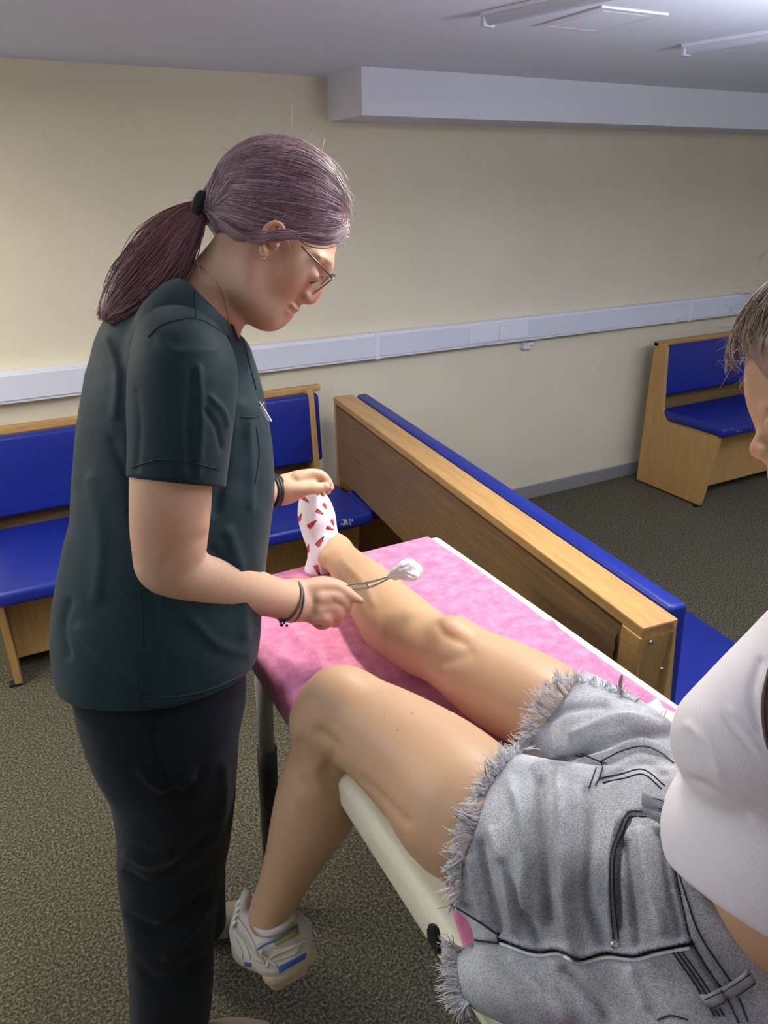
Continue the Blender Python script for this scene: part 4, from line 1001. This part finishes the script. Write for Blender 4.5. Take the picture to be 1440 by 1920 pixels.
for k in range(4):
    v_ = 1688 + k * 13; V_, F_ = tubes([cr(np.array([P(458 - k * 3.5, v_, 1.20), P(448 - k * 3, v_ + 3, 1.195), P(443 - k * 2, v_ + 12, 1.205)]), 5)], .0026, 8); mobj('lace', V_, F_, M_white, tr)
# ---- shorts
M_denim = mat('washed_grey_denim', srgb(226, 228, 232), .85, .15, var=.3, vscale=16, col2=srgb(182, 184, 190), tint=True)
_n = M_denim.node_tree.nodes; _L = M_denim.node_tree.links
_tc = _n.new('ShaderNodeTexCoord'); _w = _n.new('ShaderNodeTexWave'); _w.inputs['Scale'].default_value = 330; _w.inputs['Distortion'].default_value = 1.2; _w.inputs['Detail'].default_value = 2; _w.bands_direction = 'DIAGONAL'
_L.new(_tc.outputs['Object'], _w.inputs[0]); _bp = _n.new('ShaderNodeBump'); _bp.inputs['Strength'].default_value = .7; _bp.inputs['Distance'].default_value = .0009
_L.new(_w.outputs['Fac'], _bp.inputs['Height']); _L.new(_bp.outputs[0], _n['Principled BSDF'].inputs['Normal'])
_mx = [q for q in _n if q.type == 'MIX'][0]; _sp = _n.new('ShaderNodeTexNoise'); _sp.inputs['Scale'].default_value = 650; _L.new(_tc.outputs['Object'], _sp.inputs['Vector'])
_r2 = _n.new('ShaderNodeValToRGB'); _r2.color_ramp.elements[0].position = .35; _r2.color_ramp.elements[0].color = (.5, .5, .52, 1); _r2.color_ramp.elements[1].position = .6; _L.new(_sp.outputs['Fac'], _r2.inputs[0])
_m2 = _n.new('ShaderNodeMix'); _m2.data_type = 'RGBA'; _m2.blend_type = 'MULTIPLY'; _m2.inputs[0].default_value = .8; _L.new(_mx.outputs[2], _m2.inputs[6]); _L.new(_r2.outputs[0], _m2.inputs[7]); _L.new(_m2.outputs[2], _n['Principled BSDF'].inputs['Base Color'])
M_dark = mat('dark_denim_stitch', (.02, .02, .024), .8); M_fray = mat('pale_denim_thread', srgb(238, 238, 240), .9, .1); M_fray2 = mat('grey_denim_thread', srgb(150, 152, 158), .9, .1)
def shorts_sdf():
    s = SDF()
    s.tube([(960, 1300, 1.07, 84), (1035, 1337, 1.02, 97), (1110, 1390, .955, 112), (1180, 1450, .89, 126), (1260, 1540, .82, 140)], k=.03)
    s.plane(P(1085, 1270, 1.0), P(985, 1402, 1.0), P(985, 1402, 1.3), P(1150, 1420, .93), k=.004)
    t = SDF()
    t.tube([(850, 1500, .90, 135), (900, 1548, .855, 147), (1000, 1590, .80, 162), (1100, 1620, .765, 178), (1200, 1640, .735, 185), (1290, 1660, .71, 185)], k=.03)
    t.tube([(898, 1828, .765, 52), (930, 1828, .76, 68), (1010, 1812, .748, 110), (1130, 1800, .742, 150), (1250, 1810, .72, 190), (1340, 1850, .69, 200)], k=.03)
    t.ell(1260, 1650, .73, 180, 190, 200, k=.03)
    return s, t
s, t = shorts_sdf()
t.plane(P(928, 1426, .85), P(846, 1690, .80), P(846, 1690, 1.1), P(1100, 1600, .8), k=.004)
t.tube([(934, 1762, .80, 2), (892, 1742, .80, 12), (846, 1728, .80, 34)], k=.003, flat=(AX_F, 4), op='sub')
# top opening at the waist
wp = [P(1262, 1560, .66), P(1440, 1835, .60), P(1340, 1330, .98)]
for o in t.ops: s.ops.append(o)
# two legs are cut by different planes: evaluate as the union of two solids
class Uni(SDF):
    def __init__(u_, A, B, k): 
        SDF.__init__(u_); u_.A, u_.B, u_.k = A, B, k; u_.ops = [o for o in A.ops + B.ops if o['t'] != 'plane']; u_.post = None
    def _u(u_, a, b):
        k = u_.k; h = np.clip(.5 + .5 * (a - b) / k, 0, 1); return a * (1 - h) + b * h - k * h * (1 - h)
    def eval(u_, X, br=0):
        D = u_._u(u_.A.eval(X), u_.B.eval(X)); 
        if u_.post: D = u_.post(X, D)
        return D
    def evalb(u_, X, C, br):
        D = u_._u(u_.A.evalb(X, C, br), u_.B.evalb(X, C, br))
        if u_.post: D = u_.post(X, D)
        return D
A_, _ = shorts_sdf()
U_ = Uni(A_, t, .018)
wpn = np.cross(wp[1] - wp[0], wp[2] - wp[0]); wpn /= np.linalg.norm(wpn)
if (P(1150, 1600, .76) - wp[0]) @ wpn > 0: wpn = -wpn
def post(X, D):
    d = (X - wp[0]) @ wpn; k = .006; h = np.clip(.5 - .5 * (D - d) / k, 0, 1); D = D * (1 - h) + d * h + k * h * (1 - h)
    return D + (.0013 * snoise(X.reshape(-1, 3), 45, 71)).reshape(D.shape)
U_.post = post
# folds radiating over the thigh and hip
sf = [([(960, 1470), (985, 1560), (980, 1700)], 12, .004), ([(1010, 1460), (1015, 1580), (1030, 1730)], 11, -.005), ([(1050, 1450), (1060, 1560), (1062, 1700), (1080, 1780)], 13, .006), ([(900, 1580), (915, 1660), (935, 1740)], 7, -.004),
      ([(925, 1560), (950, 1660), (965, 1740)], 8, .004), ([(880, 1610), (895, 1680), (915, 1730)], 6, .003), ([(1100, 1480), (1105, 1560), (1100, 1680), (1125, 1770)], 10, -.003), ([(940, 1620), (975, 1700), (1010, 1770)], 8, -.004),
      ([(1200, 1560), (1215, 1640), (1240, 1740)], 9, .004), ([(1170, 1580), (1185, 1680), (1195, 1770)], 8, -.003), ([(1235, 1560), (1250, 1650), (1275, 1750)], 8, -.0035), ([(1040, 1440), (1110, 1400), (1200, 1375), (1260, 1370)], 11, -.006),
      ([(1080, 1380), (1160, 1350), (1240, 1362)], 10, .005), ([(1060, 1430), (1130, 1420), (1200, 1395), (1262, 1425)], 9, .005), ([(1130, 1460), (1200, 1430), (1250, 1450)], 7, -.004), ([(1010, 1360), (1060, 1330), (1130, 1320)], 10, -.003),
      ([(1031, 1431), (1060, 1418), (1100, 1414)], 6, -.004), ([(1000, 1440), (1020, 1430), (1040, 1445)], 5, .003),
      ([(936, 1766), (1001, 1790), (1048, 1788), (1087, 1804), (1139, 1794), (1190, 1799), (1233, 1788), (1294, 1776)], 6, -.0045), ([(936, 1756), (1001, 1776), (1048, 1774), (1087, 1789), (1139, 1779), (1190, 1784), (1233, 1773), (1294, 1762)], 5, .003),
      ([(1160, 1530), (1146, 1600), (1144, 1690), (1150, 1765)], 5, .003), ([(1178, 1535), (1163, 1565), (1156, 1640), (1160, 1740)], 5, -.005), ([(1178, 1526), (1212, 1524), (1246, 1540)], 5, -.003),
      ([(1060, 1820), (1110, 1870), (1140, 1915)], 10, -.003), ([(960, 1800), (1010, 1850), (1060, 1900)], 12, .003), ([(1180, 1820), (1210, 1880)], 10, .003),
      ([(870, 1700), (905, 1728), (932, 1752)], 5, -.006), ([(850, 1766), (900, 1768), (936, 1768)], 6, -.004), ([(1255, 1590), (1275, 1680), (1300, 1775), (1360, 1866)], 5, -.003)]
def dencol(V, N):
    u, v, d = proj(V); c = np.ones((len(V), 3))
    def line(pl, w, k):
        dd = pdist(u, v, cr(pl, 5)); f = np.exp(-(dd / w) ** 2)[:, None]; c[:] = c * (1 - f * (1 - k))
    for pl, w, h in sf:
        dd = pdist(u, v, cr(pl, 5) if len(pl) > 2 else pl); f = np.exp(-(dd / (w * .9)) ** 2)[:, None]; c[:] = c * (1 + f * (.16 if h > 0 else -.30))  # fold light and shade painted in, besides wash wear: ridges lighter, valleys darker
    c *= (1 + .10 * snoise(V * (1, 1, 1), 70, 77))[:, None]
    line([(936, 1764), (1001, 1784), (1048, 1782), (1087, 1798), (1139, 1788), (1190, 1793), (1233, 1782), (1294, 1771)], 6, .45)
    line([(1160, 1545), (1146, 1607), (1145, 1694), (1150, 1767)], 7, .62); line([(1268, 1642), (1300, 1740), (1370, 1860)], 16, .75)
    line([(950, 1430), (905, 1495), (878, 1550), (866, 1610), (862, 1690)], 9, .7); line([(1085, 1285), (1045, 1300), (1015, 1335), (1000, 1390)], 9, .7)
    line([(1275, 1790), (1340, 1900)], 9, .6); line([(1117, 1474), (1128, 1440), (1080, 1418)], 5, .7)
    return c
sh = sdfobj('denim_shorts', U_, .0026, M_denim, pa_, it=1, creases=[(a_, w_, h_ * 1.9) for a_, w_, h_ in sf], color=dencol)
TD = BVH['denim_shorts']
def stitch(pts, r=.0007, lift=.0006, name='stitch_line', m=None, n=8):
    q = line_on(pts, [TD], n, lift)
    if len(q) > 3: V_, F_ = tubes([q], r, 5); mobj(name, V_, F_, m or M_dark, sh)
stitch([(938, 1763), (1001, 1785), (1048, 1783), (1087, 1799), (1139, 1789), (1190, 1794), (1233, 1783), (1294, 1772)], .0013, .0008)
stitch([(1204, 1521), (1177, 1524), (1160, 1556), (1144, 1607), (1144, 1694), (1150, 1760)]); stitch([(1212, 1532), (1180, 1534), (1168, 1560), (1151, 1607), (1152, 1694), (1160, 1760)])
stitch([(1078, 1416), (1105, 1420), (1130, 1435), (1117, 1474)]); stitch([(1090, 1412), (1118, 1425), (1138, 1432)]); stitch([(1105, 1478), (1118, 1440)])
stitch([(1125, 1428), (1165, 1408), (1207, 1399), (1240, 1412), (1264, 1432)]); stitch([(1122, 1460), (1165, 1452), (1207, 1444), (1246, 1474)]); stitch([(1130, 1468), (1170, 1460), (1207, 1453), (1240, 1480)])
stitch([(1254, 1580), (1274, 1672), (1299, 1768), (1358, 1862), (1385, 1918)]); stitch([(1262, 1600), (1284, 1672), (1312, 1752), (1375, 1850), (1402, 1915)])
for dx_ in (0, 9, 18): stitch([(1262 + dx_, 1786), (1300 + dx_, 1840), (1340 + dx_, 1905)])
stitch([(841, 1692), (880, 1716), (934, 1754)], .0011); stitch([(861, 1760), (900, 1763), (936, 1768)], .0011); stitch([(934, 1750), (936, 1772)], .0014)
stitch([(1233, 1912), (1258, 1904), (1290, 1912)])
# pocket rivet, belt loops
ellobj('rivet', hit(1152, 1770, [TD], .001), np.array([.0042, .0042, .0018]), I3, M_silver, sh)
stitch([(938, 1770), (1001, 1792), (1048, 1790), (1087, 1806), (1139, 1796), (1190, 1801), (1233, 1790), (1294, 1779)], .0016, .0008, 'light_seam_cord', M_fray)
def loop(pts, w):
    c = line_on(pts, [TD], 6, .0035); 
    if len(c) < 4: return
    t_ = np.gradient(c, axis=0); V_ = []
    for i in range(len(c)):
        s_ = np.cross(t_[i], AX_F); s_ /= np.linalg.norm(s_); e_ = .003 if 0 < i < len(c) - 1 else 0
        V_ += [c[i] + s_ * w - AX_F * e_, c[i] - s_ * w - AX_F * e_]
    F_ = [(2 * i, 2 * i + 2, 2 * i + 3, 2 * i + 1) for i in range(len(c) - 1)]
    o = mobj('belt_loop', V_, F_, M_denim2, sh); m_ = o.modifiers.new('t', 'SOLIDIFY'); m_.thickness = .0022
    for sg in (-1, 1):
        V2, F2 = tubes([c + AX_F * -.0052 + np.cross(t_, AX_F) / np.linalg.norm(np.cross(t_, AX_F), axis=1)[:, None] * w * .7 * sg], .0005, 4); mobj('stitch_line', V2, F2, M_dark, o)
M_denim2 = mat('mid_grey_denim', srgb(158, 160, 166), .85, .15, var=.2, vscale=60, bump=.6, bscale=600, bdist=.0008)
loop([(1208, 1502), (1228, 1508), (1250, 1516)], .0055); loop([(1322, 1872), (1365, 1850), (1402, 1824)], .0062)
# ---- frayed hems
def fray(poly, dirs, n, L0, L1, seed, trees, m1=M_fray, r=.00042, dfix=None):
    r_ = np.random.default_rng(seed); pl = cr(poly, 12); dl = cr(dirs, 12) if len(dirs) == len(poly) else np.repeat([dirs[0]], len(pl), 0)
    A, B = [], []
    cl_ = r_.normal(0, .45, 400); ln_ = r_.uniform(.55, 1.35, 400)
    for i in range(int(n * .95)):
        k = r_.uniform(0, len(pl) - 1.01); a = int(k); f = k - a; q = pl[a] * (1 - f) + pl[a + 1] * f; dv = dl[a].astype(float); dv = dv / np.linalg.norm(dv)
        ci = int(k * 1.6) % 400; ang = r_.normal(0, .16) + cl_[ci]; ca, sa = math.cos(ang), math.sin(ang); dv = np.array([dv[0] * ca - dv[1] * sa, dv[0] * sa + dv[1] * ca]); L_ = r_.uniform(L0, L1) * 1.1 * ln_[ci]
        h0 = None
        for st_ in (3, 8, 14, 20, 28):
            if h0 is None: h0 = hit(q[0] - dv[0] * st_, q[1] - dv[1] * st_, [TD], .0006)
        if h0 is None: continue
        d0 = proj(h0)[2]; pts = [h0]; nn_ = np.array([-dv[1], dv[0]]); cu = r_.normal(0, .22); dz = r_.uniform(-.004, .002)
        for t_ in (.25, .5, .75, 1.0):
            pp = q + dv * L_ * t_ + nn_ * cu * L_ * t_ * t_ + r_.normal(0, .8, 2); h = hit(pp[0], pp[1], trees, .0)
            d = d0 + dz * t_
            if h is not None: d = min(d, proj(h)[2] - .0012) 
            if d < d0 - .02: d = d0 - .02
            d = min(d, d0 + .02); pts.append(P(pp[0], pp[1], d))
        (A if r_.random() < .8 else B).append(cr(np.array(pts), 2))
    return A, B
FA, FB = [], []
for spec in ((([(1085, 1274), (1050, 1290), (1020, 1312), (1008, 1340), (1004, 1372), (990, 1396)]), [(-.3, -1), (-.5, -.9), (-.8, -.6), (-1, -.1), (-1, .2), (-.9, .5)], 420, 14, 30, 1),
             (([(1090, 1275), (1130, 1288), (1165, 1302), (1195, 1316)]), [(.1, -1), (.3, -1), (.5, -.9), (.8, -.5)], 110, 8, 20, 2),
             (([(985, 1402), (968, 1412), (950, 1428)]), [(-.2, -1), (-.5, -.8), (-.8, -.6)], 150, 12, 28, 3),
             (([(948, 1432), (925, 1460), (905, 1495), (888, 1530)]), [(-.6, -.7), (-.9, -.3), (-1, -.2), (-1, -.1)], 240, 14, 34, 4),
             (([(888, 1525), (876, 1560), (868, 1600), (864, 1640), (862, 1688)]), [(-1, -.05), (-1, .05), (-1, .12), (-1, .2), (-.9, .3)], 330, 16, 34, 5),
             (([(858, 1774), (854, 1800), (857, 1835), (866, 1868), (880, 1882)]), [(-1, -.05), (-1, .2), (-1, .35), (-.9, .6), (-.6, .9)], 300, 14, 34, 6)):
    a, b2 = fray(spec[0], spec[1], spec[2], spec[3], spec[4], spec[5], [TD, T2]); FA += a; FB += b2
for i in range(24):                                     # loose upright tuft on the far hem
    h0 = hit(1162, 1305, [TD], 0); dd = proj(h0)[2] if h0 is not None else .97; x = nrng.normal(0, 3)
    FB.append(cr(np.array([P(1165 + x * .3, 1303, dd), P(1163 + x, 1285, dd - .002), P(1166 + x * 1.4, 1262 + abs(x) * 3, dd - .004)]), 3))
strands('frayed_threads', FA, .0006, M_fray, sh, 4); strands('grey_frayed_threads', FB, .0005, M_fray2, sh, 4)
# ---- white ribbed top
M_top = mat('white_ribbed_jersey', srgb(236, 232, 234), .85, .2)
_n = M_top.node_tree.nodes; _L = M_top.node_tree.links; _tc = _n.new('ShaderNodeTexCoord'); _mp = _n.new('ShaderNodeMapping'); _mp.inputs['Rotation'].default_value = (.5, .2, .9)
_w = _n.new('ShaderNodeTexWave'); _w.inputs['Scale'].default_value = 160; _w.inputs['Distortion'].default_value = .6; _L.new(_tc.outputs['Object'], _mp.inputs[0]); _L.new(_mp.outputs[0], _w.inputs[0])
_bp = _n.new('ShaderNodeBump'); _bp.inputs['Strength'].default_value = .22; _bp.inputs['Distance'].default_value = .0006; _L.new(_w.outputs['Fac'], _bp.inputs['Height']); _L.new(_bp.outputs[0], _n['Principled BSDF'].inputs['Normal'])
s = SDF()
s.tube([(1394, 1395, .615, 127), (1465, 1325, .612, 132), (1545, 1245, .615, 134)], k=.02)
s.tube([(1470, 1480, .64, 160), (1565, 1330, .66, 168), (1622, 1160, .70, 150), (1625, 1080, .72, 125)], k=.03)
s.tube([(1605, 1090, .60, 100), (1618, 1080, .72, 100), (1615, 1015, .86, 82)], k=.03)
s.ell(1445, 1585, .645, 197, 200, 190, k=.014)
s.plane(P(1250, 1600, .60), P(1337, 1713, .58), P(1400, 1640, .9), P(1400, 1450, .62), k=.004)
s.ops.pop()
TW_ = s
class Cap(SDF): pass
hemp = [P(1245, 1580, .62), P(1293, 1668, .575), P(1337, 1711, .56), P(1440, 1790, .55)]
s.plane(P(1252, 1612, .66), P(1440, 1792, .545), P(1400, 1560, .95), P(1400, 1400, .62), k=.005)
s.disp = lambda X_: .0014 * snoise(X_, 42, 81)
shirt = sdfobj('ribbed_top', s, .003, M_top, pa_, it=2, creases=[([(1272, 1456), (1330, 1480), (1400, 1530)], 9, -.003), ([(1370, 1330), (1395, 1370), (1420, 1400)], 4, .002), ([(1360, 1350), (1390, 1385), (1410, 1410)], 5, -.002),
      ([(1290, 1360), (1330, 1400), (1350, 1450)], 8, .002), ([(1425, 1240), (1410, 1300), (1425, 1370)], 8, -.003)])
# ---- hair of the patient
M_hb = mat('light_brown_hair', srgb(136, 116, 102), .4, .5, var=.35, vscale=40, bump=0); M_hb2 = mat('ash_blonde_strand', srgb(186, 168, 150), .35, .5); M_hb3 = mat('dark_brown_strand', srgb(96, 76, 66), .45)
s = SDF(); s.ell(1578, 672, .70, 198, 190, 168, k=.02); s.plane(P(1396, 662, .70), P(1440, 722, .70), P(1440, 722, .9), P(1600, 600, .7), k=.02)
s.ell(1655, 785, .72, 105, 115, 120, k=.02); s.disp = lambda X_: .003 * snoise(X_, 60, 91)
ph = sdfobj('hair', s, .004, M_hb, pa_, it=1); c0 = P(1578, 672, .70); rr2 = np.array([198, 190, 168]) * .70 / FPX
A, B, C_ = [], [], []
for i in range(1700):
    a = nrng.uniform(3.02, 4.8) if i < 900 else nrng.uniform(4.6, 6.6); lat = nrng.uniform(-.95, .95); w = math.sqrt(1 - lat * lat); q = []
    sgn = 1 if nrng.random() < .5 else -1; L_ = nrng.uniform(.5, 1.3); w_1 = nrng.normal(0, .35)
    for t_ in np.linspace(0, 1, 10):
        aa = a + L_ * t_ * .9; l2 = np.clip(lat + w_1 * t_ * .5, -.97, .97); w2 = math.sqrt(1 - l2 * l2); d0 = np.array([math.cos(aa) * w2, math.sin(aa) * w2, l2])
        q.append(c0 + ((d0 * rr2) * (1.0 + .02 * math.sin(3 * t_ + i) + .012)) @ I3)
    (A if i % 2 else B).append(np.array(q))
for i in range(60):
    a = nrng.uniform(2.9, 4.3); lat = nrng.uniform(-.5, .5); w = math.sqrt(1 - lat * lat); d0 = np.array([math.cos(a) * w, math.sin(a) * w, lat]); q0 = c0 + (d0 * rr2) @ I3
    t = np.array([-.6, nrng.uniform(-.5, 1.0), nrng.normal(0, .4)]); t /= np.linalg.norm(t); L_ = nrng.uniform(.01, .03); k = np.linspace(0, 1, 7)[:, None]
    C_.append(q0 + (t @ I3) * L_ * k + nrng.normal(0, .006, 3) * k ** 2)
for pts in ([(1385, 620), (1362, 640), (1358, 672), (1372, 690)], [(1380, 625), (1372, 650), (1376, 680), (1396, 700)], [(1398, 700), (1386, 712), (1396, 728)], [(1400, 560), (1370, 580), (1365, 600)], [(1420, 500), (1425, 480), (1440, 470)]):
    C_.append(np.array([P(*r, .68) for r in cr(np.array(pts, float), 5)])); C_.append(np.array([P(r[0] + 3, r[1] + 2, .68) for r in cr(np.array(pts, float), 5)]))
strands('hair_strands', A, .0006, M_hb3, ph); strands('blonde_hair_strands', B, .0005, M_hb2, ph); strands('loose_hair', C_, .00025, M_hb2, ph, 3)
V_, F_ = [], []
lk = [np.array([P(1445 + x_ * .4, 1240, .53 + z_), P(1432 + x_, 1300, .528 + z_), P(1431 + x_, 1350, .528 + z_), P(1440 + x_, 1400, .53 + z_), P(1460 + x_, 1440, .53 + z_)]) for x_, z_ in [(nrng.uniform(0, 30), nrng.uniform(-.004, .004)) for _ in range(90)]]
strands('long_hair_lock', [cr(q, 4) for q in lk], .0012, M_hb3, ph, 4)
# ---- slip of paper beside the shorts
pz = TZ + .006
pp = [Z(u, v, pz) for u, v in ((1233, 1309), (1243, 1328), (1290, 1348), (1300, 1385), (1240, 1372), (1204, 1327))]
V_ = pp + [q + np.array([0, 0, .0012]) for q in pp]; n_ = len(pp)
pr = mobj('paper_slip', V_, [tuple(range(n_))[::-1], tuple(range(n_, 2 * n_))] + [(i, (i + 1) % n_, (i + 1) % n_ + n_, i + n_) for i in range(n_)], M_white, smooth=False)
tag(pr, 'small white paper slip on the pink sheet beside the frayed shorts', 'paper')
V_, F_ = tubes([cr(np.array([Z(u, v, pz + .0018) for u, v in ((1250, 1331), (1247, 1340), (1243, 1342), (1240, 1338), (1242, 1333))]), 4)], .0005, 5); mobj('printed_mark', V_, F_, M_dark, pr)
